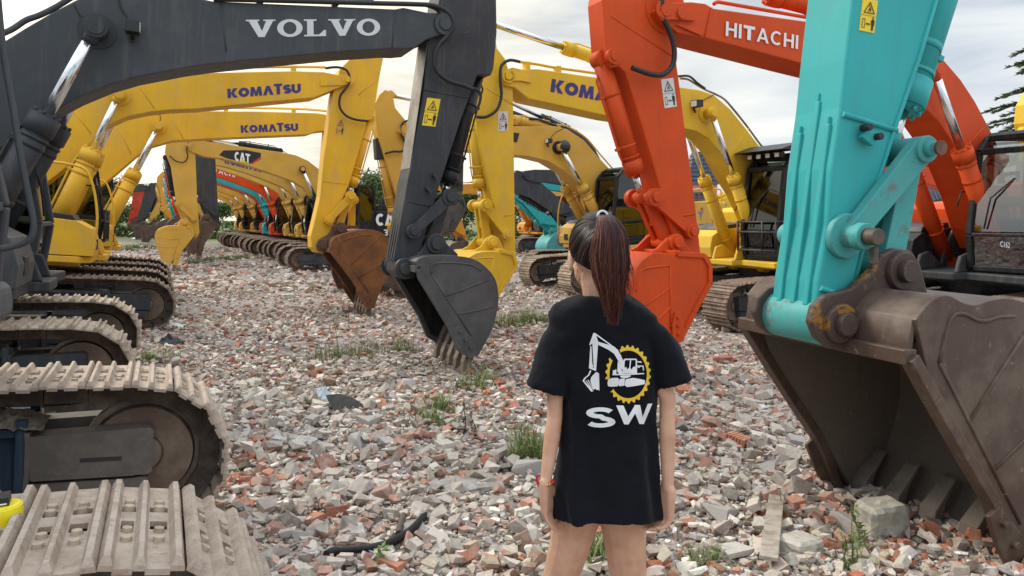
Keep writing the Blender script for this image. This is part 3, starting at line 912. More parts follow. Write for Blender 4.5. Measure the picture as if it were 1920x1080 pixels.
def arm(root, A, c, xf=None, s=-1, far=False):
    """c: dict of materials. A: local outline data"""
    bw, sw, kw = A.get('bw', .52), A.get('sw', .40), A.get('kw', 1.15)
    paint = M[c['boom']]; sp = M[c.get('stick', c['boom'])]; cp = M[c.get('cyl', c['boom'])]; rod = c.get('rod', 'chrome')
    boom = plate_box(root, 'boom', A['boom'], bw, paint, xf)
    stick = plate_box(root, 'stick', A['stick'], sw, sp, xf)
    pm = MB()
    for k in (-1, 1):
        pin(pm, A['pivot'], k*bw/2, k, A.get('pivot_r', .075))
    pm.build('pin', M[c.get('pin', c['boom'])], boom, xf=xf)
    if 'lift' in A:
        for k in (-1, 1):
            b, e, r_ = A['lift']
            cylinder(root, b, e, r_, A.get('lift_r', .105), A.get('lift_rr', .05), cp, k*(bw/2+.15), None, xf, 'lift_cylinder', rod)
        q = MB(); r_ = A['lift'][2]
        for k in (-1, 1):
            q.cyl((r_[0], k*bw/2, r_[1]), (r_[0], k*(bw/2+.02), r_[1]), .16, None, 28)
            q.cyl((r_[0], k*(bw/2+.02), r_[1]), (r_[0], k*(bw/2+.25), r_[1]), .075, None, 24)
        q.build('boss', M[c.get('boss', c['boom'])], boom, xf=xf)
    if 'armc' in A:
        b, e, r_ = A['armc']
        cylinder(root, b, e, r_, A.get('armc_r', .10), .05, M[c.get('armc', c.get('cyl', c['boom']))], 0, None, xf, 'arm_cylinder', rod)
    if 'bktc' in A:
        b, e, r_ = A['bktc']
        cylinder(root, b, e, r_, A.get('bktc_r', .085), .042, M[c.get('bktc', c.get('cyl', c['boom']))], 0, None, xf, 'bucket_cylinder', rod)
    linkage(root, A, M[c.get('link', c.get('stick', c['boom']))], sw, xf, s)
    bk = bucket(root, A, kw, [M[c['bucket']], M[c.get('inside', 'bucket_inside')], M[c.get('tooth', 'tooth')]], M[c.get('ear', c['bucket'])], xf, s, ear_y=sw/2+.02, teeth=5, hinge_r=A.get('hinge_r', .055))
    return boom, stick, bk

G_BUCKET = ('back', 'mouth', 'tip', 'ear', 'hinge', 'bktpin')
G_STICK = ('stick', 'linkpin', 'sticklink', 'bktc', 'pivot') + G_BUCKET
G_BOOM = ('boom', 'foot') + G_STICK
def rot2(p, c, a):
    x, z = p[0]-c[0], p[1]-c[1]; ca, sa = math.cos(R(a)), math.sin(R(a))
    return (c[0] + x*ca - z*sa, c[1] + x*sa + z*ca)
def pose(A, boom=0, stick=0, bkt=0, dx=0, dz=0, k=1.0):
    """the same arm in another pose: degrees about foot, pivot and bucket hinge"""
    B = {q: v for q, v in A.items()}
    def app(keys, c, a):
        for q in keys:
            if q in B:
                v = B[q]
                B[q] = [rot2(p, c, a) for p in v] if isinstance(v[0], (tuple, list)) else rot2(v, c, a)
    app(G_BUCKET, B['hinge'], bkt)
    app(G_STICK, B['pivot'], stick)
    if 'armc' in B: B['armc'] = [B['armc'][0], B['armc'][1], rot2(B['armc'][2], B['pivot'], stick)]
    app(G_BOOM, B['foot'], boom)
    if 'armc' in B: B['armc'] = [rot2(p, B['foot'], boom) for p in B['armc']]
    if 'lift' in B: B['lift'] = [B['lift'][0], B['lift'][1], rot2(B['lift'][2], B['foot'], boom)]
    def mv(v):
        if isinstance(v, (int, float)): return v
        if isinstance(v[0], (tuple, list)): return [(p[0]*k + dx, p[1]*k + dz) for p in v]
        return (v[0]*k + dx, v[1]*k + dz)
    return {q: mv(v) for q, v in B.items()}
# ================================================================== the machines
GROUPS = {'near': 'excavators parked in the row on the left', 'right': 'excavators parked in the row on the right'}

def z8(p): return (1280 + p[0]/2.7, 350 + p[1]/2.7)

# ---- A: teal machine whose arm reaches over the picture; tracks in the near left corner
fA = Frame(-2.12, 3.30, 25, 4.5)
A_ = thing('excavator', 'nearest excavator: teal arm with worn brown bucket at right, pale dusty tracks at left', 'excavator', fA.M, GROUPS['near'])
fAu = Frame(0, 0, 20, 0, p=(fA.M.translation.x, fA.M.translation.y, 0), z=.12)
XA = fA.I @ fAu.M
undercarriage(A_, 'shoe_pale', 'navy_steel', True, 1.06)
house(A_, 'slate_paint', 'black_paint', 'slate_paint', 'slate_paint', XA, rails=False)
cab_parts(A_, [M['slate_paint'], M['black_plastic'], M['lens']], XA @ Matrix.Translation((.22, 0, .12)))
st_ = MB(); st_.prism([(.6,1.16),(1.26,1.16),(1.31,1.21),(1.31,1.34),(1.26,1.38),(.6,1.34)], .36, 1.32); st_.build('step', M['grey_hood'], A_, .03, XA)
yn = -.165
stickA = [(1600,0),(1587,111),(1578,200),(1561,315),(1552,424),(1535,528),(1529,587),(1532,622),(1552,644),(1575,640),(1592,610),(1606,535),(1632,424),(1650,344),(1684,237),(1732,100),(1761,0),(1800,-120),(1850,-260),(1850,-420),(1760,-520),(1700,-430),(1640,-240),(1612,-100)]
TA = dict(blw=(.155, .03), bw=.56, sw=.33, kw=1.2, pivot_r=.09, hinge_r=.058, lr=.068, bktc_r=.10)
TA['stick'] = fAu.pls(stickA, yn)
TA['pivot'] = fAu.pl(1760, -330, yn)
TA['linkpin'] = fAu.pl(1735, 280, -.24)
TA['sticklink'] = fAu.pl(1603, 443, -.24)
TA['hinge'] = fAu.pl(1575, 606, -.24)
TA['bktpin'] = fAu.pl(1690, 508, -.24)
lkc = TA['linkpin']
TA['bktc'] = [fAu.pl(1834, -250, 0), fAu.pl(1704, 212, 0), lkc]
nb = -.60
TA['back'] = [fAu.pl(a, b, nb) for a, b in [(1718,600),(1745,566),(1775,553),(1808,568),(1832,571),(1862,562),(1900,560),(1950,580),(2000,625),(2040,710),(2052,820),(2025,940),(1985,1030),(1945,1100)]]
TA['mouth'] = [fAu.pl(a, b, nb) for a, b in [(1915,1095),(1861,939),(1813,858),(1750,747),(1708,670)]]
TA['tip'] = fAu.pl(1935, 1150, nb)
TA['ear'] = [fAu.pl(a, b, -.24) for a, b in [(1523,605),(1530,575),(1550,555),(1600,540),(1640,505),(1655,478),(1680,466),(1712,470),(1728,495),(1745,560),(1725,640),(1690,668),(1640,660),(1600,662),(1560,655),(1535,635)]]
px_, pz_ = TA['pivot']
TA['foot'] = (.12, 1.62)
TA['boom'] = [(-.1,1.75),(.2,2.4),(.9,4.0),(1.6,5.1),(2.2,5.45),(3.2,5.35),(px_-.1,pz_+.16),(px_+.13,pz_+.05),(px_+.06,pz_-.14),(3.4,4.85),(2.4,4.72),(1.95,4.45),(1.5,3.75),(.9,2.5),(.45,1.55),(.2,1.42),(-.05,1.5)]
TA['lift'] = [(.80,1.15), (1.05,2.35), (1.62,4.35)]
cA = dict(boom='teal_paint', bucket='bucket_brown', ear='bucket_ear', link='teal_worn', cyl='teal_paint')
boomA, stickAo, bkA = arm(A_, TA, cA, XA)
# stiffening ribs on the inner face and seam lines of the stick
rb = MB()
def inner(px, py, off):    # point on the inner (machine-side) face: follow the near edge, then across
    x, z = fAu.pl(px, py, yn); return Vector((x - .004, yn + off, z))
for off, top in ((.065, 215), (.16, 165), (.26, 225)):
    e0 = inner(1579 - (top-200)*.16, top, off); e1 = inner(1531, 575, off)
    rb.bar(e0, e0.lerp(e1, .06), .012, .03); rb.bar(e0.lerp(e1, .04), e1, .034, .03)
rb.bar(inner(1529.5, 588, .0), inner(1529.5, 588, .32), .03, .03)
rb.build('stiffener', M['teal_paint'], stickAo, .008, XA)
rs = MB()
for a, b in (((1579,214),(1680,245)), ((1537,540),(1603,562))):
    p, q = fAu.pl(*a, yn), fAu.pl(*b, yn); rs.tube([(p[0], yn-.004, p[1]), (q[0], yn-.004, q[1])], .014, 8)
rs.tube([(p[0], yn-.002, p[1]) for p in fAu.pls([(1754,0),(1725,100),(1677,240),(1644,344),(1627,424),(1602,530)], yn)], .012, 8)
rs.build('weld_seam', M['teal_paint'], stickAo, xf=XA)
rc = MB()
p, q = fAu.pl(1609, 249, yn), fAu.pl(1629, 266, yn)
rc.bar((p[0], yn-.03, p[1]), (q[0], yn-.03, q[1]), .06, .03, 0, (0,1,0))
for k in (p, q): rc.cyl((k[0], yn-.02, k[1]+.02), (k[0], yn-.08, k[1]+.02), .018, None, 10, 1)
rc.build('bracket', [M['teal_paint'], M['black_plastic']], stickAo, .004, XA)
bs = MB()
sl = TA['sticklink']
bs.cyl((sl[0], yn-.002, sl[1]), (sl[0], yn-.035, sl[1]), .115, .11, 32); bs.cyl((sl[0], yn-.10, sl[1]), (sl[0], yn-.15, sl[1]), .068, .064, 28)
bs.cyl((sl[0]+.0, yn-.15, sl[1]), (sl[0], yn-.22, sl[1]), .042, .040, 22, 1); bs.bar((sl[0]+.02, yn-.18, sl[1]-.05), (sl[0]+.02, yn-.18, sl[1]-.13), .028, .028, 1)
bs.build('boss', [M['teal_worn'], M['dark_steel']], stickAo, .004, XA)
lp = MB()
lp.cyl((lkc[0], -.32, lkc[1]), (lkc[0], -.335, lkc[1]), .036, None, 28, 0)
lp.build('pin', M['rust_dark'], stickAo, xf=XA)
hb = MB()
hx, hz = TA['hinge']
hb.cyl((hx, -.19, hz), (hx, .19, hz), .125, None, 32)
hb.build('pivot_tube', M['teal_worn'], stickAo, .005, XA)
sticker(stickAo, fAu, (1617,-4), (1645,2), (1610,57), yn, -1, xf=XA)
# grab rail at the left edge of the picture
hr = MB()
q = [(p[0], .33, p[1]) for p in fAu.pls([(-8,-60),(-2,20),(8,110),(24,200),(40,300),(55,375),(63,420),(58,445),(42,457),(10,465),(-30,470)], .33)]
hr.tube([tuple(v) for v in smooth_curve(q, 4)], .0125, 8)
hr.build('handrail', M['slate_paint'], A_, xf=XA)

# ---- B: graphite machine, white lettering
def near_excavator(label, u, lat, pitch, group, yaw=25, shoe='shoe_dust', frame='graphite_paint', high=False):
    f = Frame(u, lat, yaw, pitch)
    r = thing('excavator', label, 'excavator', f.M, GROUPS[group])
    undercarriage(r, shoe, frame, high)
    return f, r

fB, B_ = near_excavator('dark graphite excavator, white lettering on its long boom, graphite bucket resting on rubble', -2.65, 8.4, 3.5, 'near')
XB = Matrix.Translation((.36, 0, 0))
house(B_, 'slate_paint', 'black_paint', 'slate_paint', 'slate_paint', XB, rails=False)
cab_parts(B_, [M['slate_paint'], M['black_plastic'], M['lens']], XB)
yB = -.27
TB = dict(bw=.54, sw=.40, kw=1.12, pivot_r=.088, lift_r=.115, lift_rr=.058, bktc_r=.088, hinge_r=.07)
TB['boom'] = fB.pls([(-190,330),(-120,205),(-60,132),(0,82),(48,52),(100,22),(150,-4),(210,-20),(280,-24),(400,2),(741,17),(757,14),(805,24),(818,24),(838,28),(850,44),(838,62),(815,69),(800,74),(778,90),(757,92),(735,91),(640,97),(500,110),(407,119),(348,127),(259,144),(207,159),(148,183),(74,222),(22,263),(-10,290),(-60,350),(-105,410),(-150,450),(-195,410)], yB)
TB['foot'] = fB.pl(-160, 415, yB)
TB['pivot'] = fB.pl(833, 46, yB)
yS = -.20
TB['stick'] = fB.pls([(818,30),(828,-30),(850,-70),(895,-85),(930,-50),(932,60),(926,128),(921,141),(895,141),(881,180),(862,232),(841,296),(818,368),(793,455),(785,500),(772,520),(752,522),(741,510),(741,490),(752,410),(765,335),(770,315),(781,250),(793,185),(804,74)], yS)
TB['lift'] = [fB.pl(-40,440,yB-.15), fB.pl(87,216,yB-.15), fB.pl(180,52,yB-.15)]
TB['bktc'] = [fB.pl(908,128,yS), fB.pl(849,342,yS), fB.pl(843,370,yS)]
TB['linkpin'] = fB.pl(843,370,yS-.04); TB['sticklink'] = fB.pl(774,434,yS-.04)
TB['bktpin'] = fB.pl(816,457,yS-.04); TB['hinge'] = fB.pl(757,503,yS-.04)
nB = -.56
TB['back'] = fB.pls([(779,491),(790,483),(819,479),(856,480),(886,485),(908,498),(927,520),(934,545),(934,573),(926,609),(913,638),(896,668)], nB)
TB['mouth'] = fB.pls([(884,668),(862,655),(845,613),(817,567),(790,522),(784,505)], nB)
TB['tip'] = fB.pl(872,700,nB)
TB['ear'] = fB.pls([(740,503),(743,490),(766,486),(788,468),(801,448),(812,440),(825,442),(836,457),(856,476),(856,486),(819,486),(790,490),(779,496),(775,520),(760,523),(747,515)], yS-.02)
TB['armc'] = [fB.pl(250,-70,0), fB.pl(600,-65,0), fB.pl(890,-62,0)]
cB = dict(boom='slate_paint', stick='graphite_paint', bucket='bucket_grey', ear='graphite_paint', cyl='graphite_paint', bktc='black_paint', boss='graphite_paint', armc='black_paint', inside='black_paint')
bB, sB, kB = arm(B_, TB, cB)
word_decal(bB, fB, (462,70), (713,66), (461,37), yB-.005, W_VOLVO, 'silver_letter')
sticker(sB, fB, (801,183), (826,186), (791,235), yS, -1)
px_hose(sB, fB, [(400,-2),(560,2),(700,6),(780,8),(815,11),(840,24),(850,45),(840,66),(822,86),(814,112),(820,135),(842,152),(868,160),(888,168)], yS-.09, .026)
px_hose(sB, fB, [(888,165),(900,174),(900,190),(893,206),(885,215)], yS-.05, .017)
px_hose(sB, fB, [(790,8),(818,18),(828,38),(820,70)], yS-.05, .018)
px_hose(bB, fB, [(-20,72),(20,56),(48,38),(75,28),(110,10),(150,-16)], yB+.05, .028, 'slate_paint', name='pipe')
sm = MB()
for a, b in (((414,4),(424,97)), ((742,18),(735,90)), ((880,60),(866,64))):
    p, q = fB.pl(*a, yB), fB.pl(*b, yB); sm.tube([(p[0], yB-.001, p[1]), (q[0], yB-.001, q[1])], .007, 6)
sm.build('weld_seam', M['slate_paint'], bB)
sm = MB()
for a, b in (((795,168),(877,184)), ((765,378),(806,387))):
    p, q = fB.pl(*a, yS), fB.pl(*b, yS); sm.tube([(p[0], yS-.001, p[1]), (q[0], yS-.001, q[1])], .008, 6)
for i in range(4):   # guide bars on the inner face
    for o in (.02 + i*.09,):
        p, q = fB.pl(769, 338, yS), fB.pl(742, 488, yS)
        sm.bar((p[0]-.012, yS+o, p[1]), (q[0]-.012, yS+o, q[1]), .045, .03, 0)
for c in ((812,330),(800,355)):
    p = fB.pl(*c, yS); sm.cyl((p[0], yS, p[1]), (p[0], yS-.05, p[1]), .018, None, 8); sm.bar((p[0]-.02, yS-.045, p[1]+.03), (p[0]+.04, yS-.045, p[1]-.04), .03, .03, 0, (0,1,0))
sm.build('weld_seam', M['graphite_paint'], sB)
ws = MB()
p0, p1 = fB.pl(804,76,yS), fB.pl(770,315,yS)
ws.bar((p0[0]-.003, 0, p0[1]), (p1[0]-.003, 0, p1[1]), .36, .004, 0)  # thin silver sheet laid over the inner face of the stick
ws.build('silver_face', M['steel'], sB)
def work_lamp(parent, fr, px, py, y, s, mat='black_plastic', k=1.0, wire=None, xf=None, dirx=1):
    x, z = fr.pl(px, py, y)
    m = MB()
    m.box(x-.05*k, x+.05*k, y+s*.02, y+s*.14*k, z-.045*k, z+.045*k, 0)
    m.box(x+dirx*.05*k, x+dirx*.056*k, y+s*.03, y+s*.13*k, z-.036*k, z+.036*k, 1)
    m.bar((x, y, z-.045*k), (x, y+s*.06, z-.11*k), .03, .02, 0)
    m.build('work_lamp', [M[mat], M['lens']], parent, .006, xf)
    if wire: px_hose(parent, fr, wire, y + s*.015, .007, xf=xf, name='wire', n=5)
work_lamp(bB, fB, 249, 55, yB, -1, k=1.2, wire=[(222,-10),(226,12),(236,28),(240,42)])
px_hose(bB, fB, [(140,8),(146,22),(156,34),(166,42)], yB-.01, .006, name='wire', n=5)
for x in (487, 630):
    m = MB(); p = fB.pl(x, 4, -.2); m.box(p[0]-.03, p[0]+.03, -.24, -.1, p[1]-.03, p[1]+.09); m.build('clamp', M['graphite_paint'], bB, .005)
px_hose(bB, fB, [(300,-12),(487,-2),(630,2),(700,5)], -.17, .018, 'slate_paint', name='pipe')
px_hose(bB, fB, [(300,-17),(487,-7),(630,-2),(700,1)], -.12, .018, 'slate_paint', name='pipe')

# ---- C, D: yellow machines of the left row
def top_pipes(parent, fr, pts, y, mat, r=.016, clamps=()):
    for k in (0, 1):
        px_hose(parent, fr, [(a, b - 1.5*k) for a, b in pts], y + .07*k, r, mat, name='pipe')
    for a, b in clamps:
        p = fr.pl(a, b, y); m = MB(); m.box(p[0]-.04, p[0]+.04, y-.03, y+.10, p[1]-.09, p[1]+.03); m.build('clamp', M[mat], parent, .005)

fC, C_ = near_excavator('yellow excavator with blue lettering on its boom and a rust brown bucket', -2.25, 13.9, 5.0, 'near', shoe='shoe_brown')
XC = Matrix.Translation((.08, 0, 0))
house(C_, 'yellow_paint', 'grey_hood', 'yellow_paint', 'yellow_paint', XC, deckm='yellow_paint')
cab_parts(C_, [M['black_paint'], M['black_plastic'], M['lens']], XC, rail=True, glass='glass_clear')
yC = -.25
TC = dict(bw=.50, sw=.38, kw=1.10, pivot_r=.075, lift_r=.125, lift_rr=.055, bktc_r=.095, hinge_r=.072)
TC['boom'] = fC.pls([(-25,395),(15,330),(55,275),(100,230),(150,188),(195,160),(237,141),(322,138),(552,133),(607,135),(637,141),(655,137),(664,147),(657,159),(644,162),(626,168),(607,176),(589,183),(370,204),(320,206),(280,210),(237,219),(201,236),(160,281),(118,319),(78,350),(45,390),(25,435),(5,450),(-20,430)], yC)
TC['foot'] = fC.pl(0, 430, yC); TC['pivot'] = fC.pl(652, 149, yC)
ysC = -.19
TC['stick'] = fC.pls([(637,130),(670,98),(680,93),(715,93),(719,107),(711,148),(702,207),(698,224),(688,226),(685,241),(674,281),(656,341),(644,370),(628,408),(618,440),(616,462),(607,475),(592,474),(584,464),(583,442),(593,400),(600,370),(607,296),(618,222),(624,178)], ysC)
TC['lift'] = [fC.pl(86,458,yC-.15), fC.pl(176,282,yC-.15), fC.pl(224,176,yC-.15)]
TC['bktc'] = [fC.pl(697,222,ysC), fC.pl(662,346,ysC), fC.pl(657,369,ysC)]
TC['linkpin'] = fC.pl(657,369,ysC-.03); TC['sticklink'] = fC.pl(616,413,ysC-.03)
TC['bktpin'] = fC.pl(637,429,ysC-.03); TC['hinge'] = fC.pl(605,460,ysC-.03)
nC = -.55
TC['back'] = fC.pls([(619,466),(623,450),(635,442),(655,436),(677,431),(698,431),(717,437),(731,451),(731,483),(727,502),(721,526),(709,557),(702,578)], nC)
TC['mouth'] = fC.pls([(692,578),(685,560),(662,525),(640,496),(620,470)], nC)
TC['tip'] = fC.pl(691,597,nC)
TC['ear'] = fC.pls([(592,462),(596,450),(613,440),(626,425),(634,419),(644,422),(650,432),(668,434),(640,442),(626,450),(620,470),(608,473),(596,470)], ysC-.02)
TC['armc'] = [fC.pl(300,118,0), fC.pl(520,92,0), fC.pl(697,98,0)]
cC = dict(boom='yellow_paint', bucket='rust', ear='rust_dark', inside='rust_dark', boss='yellow_paint')
bC, sC, kC = arm(C_, TC, cC)
word_decal(bC, fC, (427,184), (564,173.5), (426,166.5), yC-.005, W_KOMATSU, 'blue_letter')
sticker(sC, fC, (632,222), (648,222), (628,253), ysC, -1, 'pale_tan_paint')
px_hose(sC, fC, [(610,128),(632,126),(650,132),(656,150),(648,166),(638,180),(637,200),(648,216),(666,224),(690,227)], ysC-.09, .022)
top_pipes(bC, fC, [(320,130),(400,128),(552,126),(610,127)], -.2, 'yellow_paint', clamps=((387,128),(551,127)))
px_hose(bC, fC, [(226,142),(230,152),(227,165)], yC-.02, .007, name='wire', n=5)
sm = MB()
for a, b in (((252,147),(290,204)), ((135,202),(170,250))):
    p, q = fC.pl(*a, yC), fC.pl(*b, yC); sm.tube([(p[0], yC-.001, p[1]), (q[0], yC-.001, q[1])], .007, 6)
p = [fC.pl(*a, yC) for a in ((600,161),(601,150),(640,143),(655,141),(655,158),(640,160))]; sm.prism(p, yC-.02, yC)
sm.build('weld_seam', M['yellow_paint'], bC)
sm = MB()
for a, b in (((672,178),(704,150)), ((606,340),(650,345))):
    p, q = fC.pl(*a, ysC), fC.pl(*b, ysC); sm.tube([(p[0], ysC-.001, p[1]), (q[0], ysC-.001, q[1])], .008, 6)
sm.build('weld_seam', M['yellow_paint'], sC)

fD, D_ = near_excavator('yellow excavator with blue lettering, second of the two yellow ones at the left', -2.25, 18.1, 5.0, 'near', shoe='shoe_brown')
house(D_, 'yellow_paint', 'grey_hood', 'yellow_paint', 'yellow_paint', XC, deckm='yellow_paint')
cab_parts(D_, [M['black_paint'], M['black_plastic'], M['lens']], XC, glass='glass_clear')
TD = dict(bw=.50, sw=.38, kw=1.10, pivot_r=.075, lift_r=.12, lift_rr=.052, bktc_r=.095, hinge_r=.07)
TD['boom'] = fD.pls([(95,395),(120,340),(150,295),(185,252),(220,226),(262,211),(323,208),(480,209),(593,212),(607,214),(625,219),(632,228),(625,238),(615,244),(592,247),(578,252),(370,261),(322,264),(281,276),(255,294),(219,325),(175,361),(145,395),(128,430),(110,440),(95,425)], yC)
TD['foot'] = fD.pl(112, 425, yC); TD['pivot'] = fD.pl(622, 229, yC)
TD['stick'] = fD.pls([(612,215),(640,190),(665,188),(672,200),(664,270),(640,380),(645,430),(640,455),(628,458),(617,450),(610,400),(603,320)], ysC)
TD['lift'] = [fD.pl(178,462,yC-.15), fD.pl(252,320,yC-.15), fD.pl(297,236,yC-.15)]
TD['bktc'] = [fD.pl(660,270,ysC), fD.pl(660,350,ysC), fD.pl(664,372,ysC)]
TD['linkpin'] = fD.pl(664,375,ysC); TD['sticklink'] = fD.pl(634,410,ysC); TD['bktpin'] = fD.pl(662,432,ysC); TD['hinge'] = fD.pl(632,446,ysC)
nD = -.55
TD['back'] = fD.pls([(642,452),(660,442),(690,438),(720,446),(745,468),(752,500),(742,530),(722,548),(690,556),(660,556)], nD)
TD['mouth'] = fD.pls([(655,552),(642,520),(638,480),(640,455)], nD)
TD['tip'] = fD.pl(640,556,nD)
TD['ear'] = fD.pls([(622,446),(628,434),(655,422),(670,428),(676,442),(650,452),(634,458)], ysC)
bD, sD, kD = arm(D_, TD, dict(boom='yellow_paint', bucket='rust_dark', inside='rust_dark'))
word_decal(bD, fD, (452,249), (559,245), (451,235), yC-.005, W_KOMATSU, 'blue_letter')
top_pipes(bD, fD, [(370,204),(450,203),(560,205),(612,209)], -.2, 'yellow_paint', clamps=((424,205),(551,207)))
px_hose(bD, fD, [(298,211),(301,222),(297,232)], yC-.02, .007, name='wire', n=5)
sm = MB()
for a, b in (((317,213),(344,260)), ((222,238),(246,290))):
    p, q = fD.pl(*a, yC), fD.pl(*b, yC); sm.tube([(p[0], yC-.001, p[1]), (q[0], yC-.001, q[1])], .007, 6)
sm.build('weld_seam', M['yellow_paint'], bD)

# ---- R1: orange machine of the right row
f1, R1_ = near_excavator('orange excavator, white lettering on its boom, orange bucket behind the person', 11.1, 7.0, 3.0, 'right', 205, 'shoe_brown')
house(R1_, 'orange_paint', 'orange_paint', 'orange_paint', 'black_paint', rails=False)
cb1 = cab_parts(R1_, [M['black_paint'], M['black_plastic'], M['lens']], glass='glass_sky')
y1 = .27
T1 = dict(bw=.52, sw=.31, kw=.85, pivot_r=.085, lift_r=.115, lift_rr=.055, bktc_r=.098, hinge_r=.06)
T1['boom'] = f1.pls([(1228,20),(1243,7),(1262,4),(1299,3),(1324,6),(1339,15),(1517,40),(1600,56),(1680,73),(1757,102),(1772,113),(1803,149),(1830,190),(1849,226),(1870,267),(1884,320),(1894,380),(1900,440),(1890,470),(1866,468),(1850,430),(1832,370),(1810,315),(1784,262),(1760,227),(1738,204),(1680,166),(1600,143),(1506,119),(1321,70),(1305,68),(1272,61),(1247,41)], y1)
T1['foot'] = f1.pl(1882, 455, y1); T1['pivot'] = f1.pl(1246, 20, y1)
ys1 = .155
T1['stick'] = f1.pls([(1130,0),(1140,-70),(1170,-130),(1215,-140),(1245,-90),(1262,-30),(1264,20),(1267,107),(1273,148),(1287,259),(1299,341),(1314,475),(1319,500),(1303,514),(1284,502),(1262,440),(1247,393),(1232,333),(1202,230),(1173,137),(1160,124),(1147,128),(1138,115),(1136,80)], ys1)
T1['lift'] = [f1.pl(1880,500,y1+.15), f1.pl(1801,281,y1+.15), f1.pl(1752,130,y1+.15)]
T1['armc'] = [f1.pl(1720,66,0), f1.pl(1440,-8,0), f1.pl(1200,-72,0)]
T1['bktc'] = [f1.pl(1136,108,.1), f1.pl(1192,325,.0), f1.pl(1205,370,0)]
T1['linkpin'] = f1.pl(1228,370,ys1+.06); T1['sticklink'] = f1.pl(1297,434,ys1+.06)
T1['bktpin'] = f1.pl(1266,455,ys1+.06); T1['hinge'] = f1.pl(1304,496,ys1)
n1 = .425
T1['back'] = f1.pls([(1226,474),(1206,487),(1194,505),(1186,542),(1191,586),(1212,622),(1242,642),(1262,646)], n1)
T1['mouth'] = f1.pls([(1274,638),(1300,586),(1330,531),(1330,498),(1319,479),(1270,476)], n1)
T1['tip'] = f1.pl(1276,668,n1)
T1['ear'] = f1.pls([(1215,472),(1230,465),(1248,447),(1260,438),(1273,444),(1283,458),(1300,478),(1320,496),(1306,512),(1285,505),(1230,482)], ys1+.03)
b1, s1, k1 = arm(R1_, T1, dict(boom='orange_paint', bucket='orange_paint', ear='orange_paint', inside='rust_dark'))
word_decal(b1, f1, (1360.5,67), (1496,92), (1361.5,40), y1+.005, W_HITACHI, 'white_paint')
sticker(s1, f1, (1239,149), (1262,146), (1246,203), ys1, 1, 'sticker_white')
px_hose(s1, f1, [(1248,-30),(1241,0),(1243,30),(1256,60),(1264,90),(1262,120),(1245,139),(1220,139),(1185,127)], ys1+.12, .028)
px_hose(b1, f1, [(1338,8),(1345,4),(1360,6),(1440,20),(1520,34)], .05, .022, 'orange_paint', name='pipe')
sm = MB()
p, q = f1.pl(1146,30,ys1), f1.pl(1264,108,ys1); sm.tube([(p[0], ys1, p[1]), (q[0], ys1, q[1])], .008, 6)
p, q = f1.pl(1148,106,ys1), f1.pl(1148,106,ys1); sm.cyl((p[0], ys1-.02, p[1]), (p[0], ys1+.05, p[1]), .085, None, 24); sm.cyl((p[0], ys1+.05, p[1]), (p[0], ys1+.065, p[1]), .05, None, 20)
p = f1.pl(1248,18,ys1); sm.cyl((p[0], ys1, p[1]), (p[0], ys1+.015, p[1]), .26, .255, 36)
for a, b in (((1272,406),(1304,400)),):
    p, q = f1.pl(*a, ys1), f1.pl(*b, ys1); sm.tube([(p[0], ys1, p[1]), (q[0], ys1, q[1])], .012, 6)
sm.build('weld_seam', M['orange_paint'], s1)
sm = MB()
sm.prism(f1.pls([(1232,30),(1240,14),(1268,14),(1290,20),(1303,34),(1300,40),(1262,38),(1244,38)], y1), y1, y1+.03)
sm.prism(f1.pls([(1262,45),(1300,52),(1318,60),(1314,68)], y1), y1, y1+.02)
for a, b in (((1335,14),(1322,70)), ((1843,240),(1812,275))):
    p, q = f1.pl(*a, y1), f1.pl(*b, y1); sm.tube([(p[0], y1, p[1]), (q[0], y1, q[1])], .009, 6)
p = f1.pl(1274,27,y1); sm.cyl((p[0], y1, p[1]), (p[0], y1+.06, p[1]), .06, None, 20)
sm.build('reinforcement', M['orange_paint'], b1, .005)
m = MB()
a = f1.pl(1868,462,1.262); b = f1.pl(1886,465,1.262); c = f1.pl(1868,452,1.262)
decal_poly(m, a, b, c, font_polys('C162'), 1.31, 0); m.build('chalk_mark', M['white_paint'], cb1)

# ---- R2: yellow machine of the right row
f2, R2_ = near_excavator('lemon yellow excavator, arm behind the graphite stick, cab left of the teal arm', 10.75, 11.0, 3.0, 'right', 205, 'shoe_brown')
bd2 = house(R2_, 'lemon_paint', 'grey_hood', 'lemon_paint', 'lemon_paint', deckm='lemon_paint')
cab_parts(R2_, [M['black_paint'], M['black_plastic'], M['lens']], rail=True, lights=True)
y2 = .25
T2 = dict(bw=.50, sw=.40, kw=1.10, pivot_r=.078, lift_r=.105, lift_rr=.052, bktc_r=.09, hinge_r=.055)
T2['boom'] = f2.pls([(937,146),(944,132),(961,126),(980,130),(1008,129),(1124,146),(1273,163),(1313,169),(1339,178),(1369,204),(1399,241),(1432,285),(1448,325),(1462,380),(1466,440),(1450,455),(1430,445),(1412,400),(1395,363),(1376,333),(1361,307),(1350,285),(1328,259),(1306,246),(1284,241),(1147,219),(991,185),(965,164),(946,160)], y2)
T2['foot'] = f2.pl(1450, 440, y2); T2['pivot'] = f2.pl(952, 143, y2)
ys2 = .20
T2['stick'] = f2.pls([(884,110),(893,60),(908,30),(924,30),(932,90),(948,111),(962,160),(964,300),(967,472),(967,500),(953,512),(944,500),(944,440),(928,394),(912,330),(896,251),(888,190)], ys2)
T2['lift'] = [f2.pl(1432,500,y2+.15), f2.pl(1388,322,y2+.15), f2.pl(1334,211,y2+.15)]
T2['armc'] = [f2.pl(1245,152,0), f2.pl(1056,92,0), f2.pl(914,41,0)]
T2['bktc'] = [f2.pl(886,196,0), f2.pl(899,352,0), f2.pl(902,385,0)]
T2['linkpin'] = f2.pl(911,385,ys2+.05); T2['sticklink'] = f2.pl(951,440,ys2+.05)
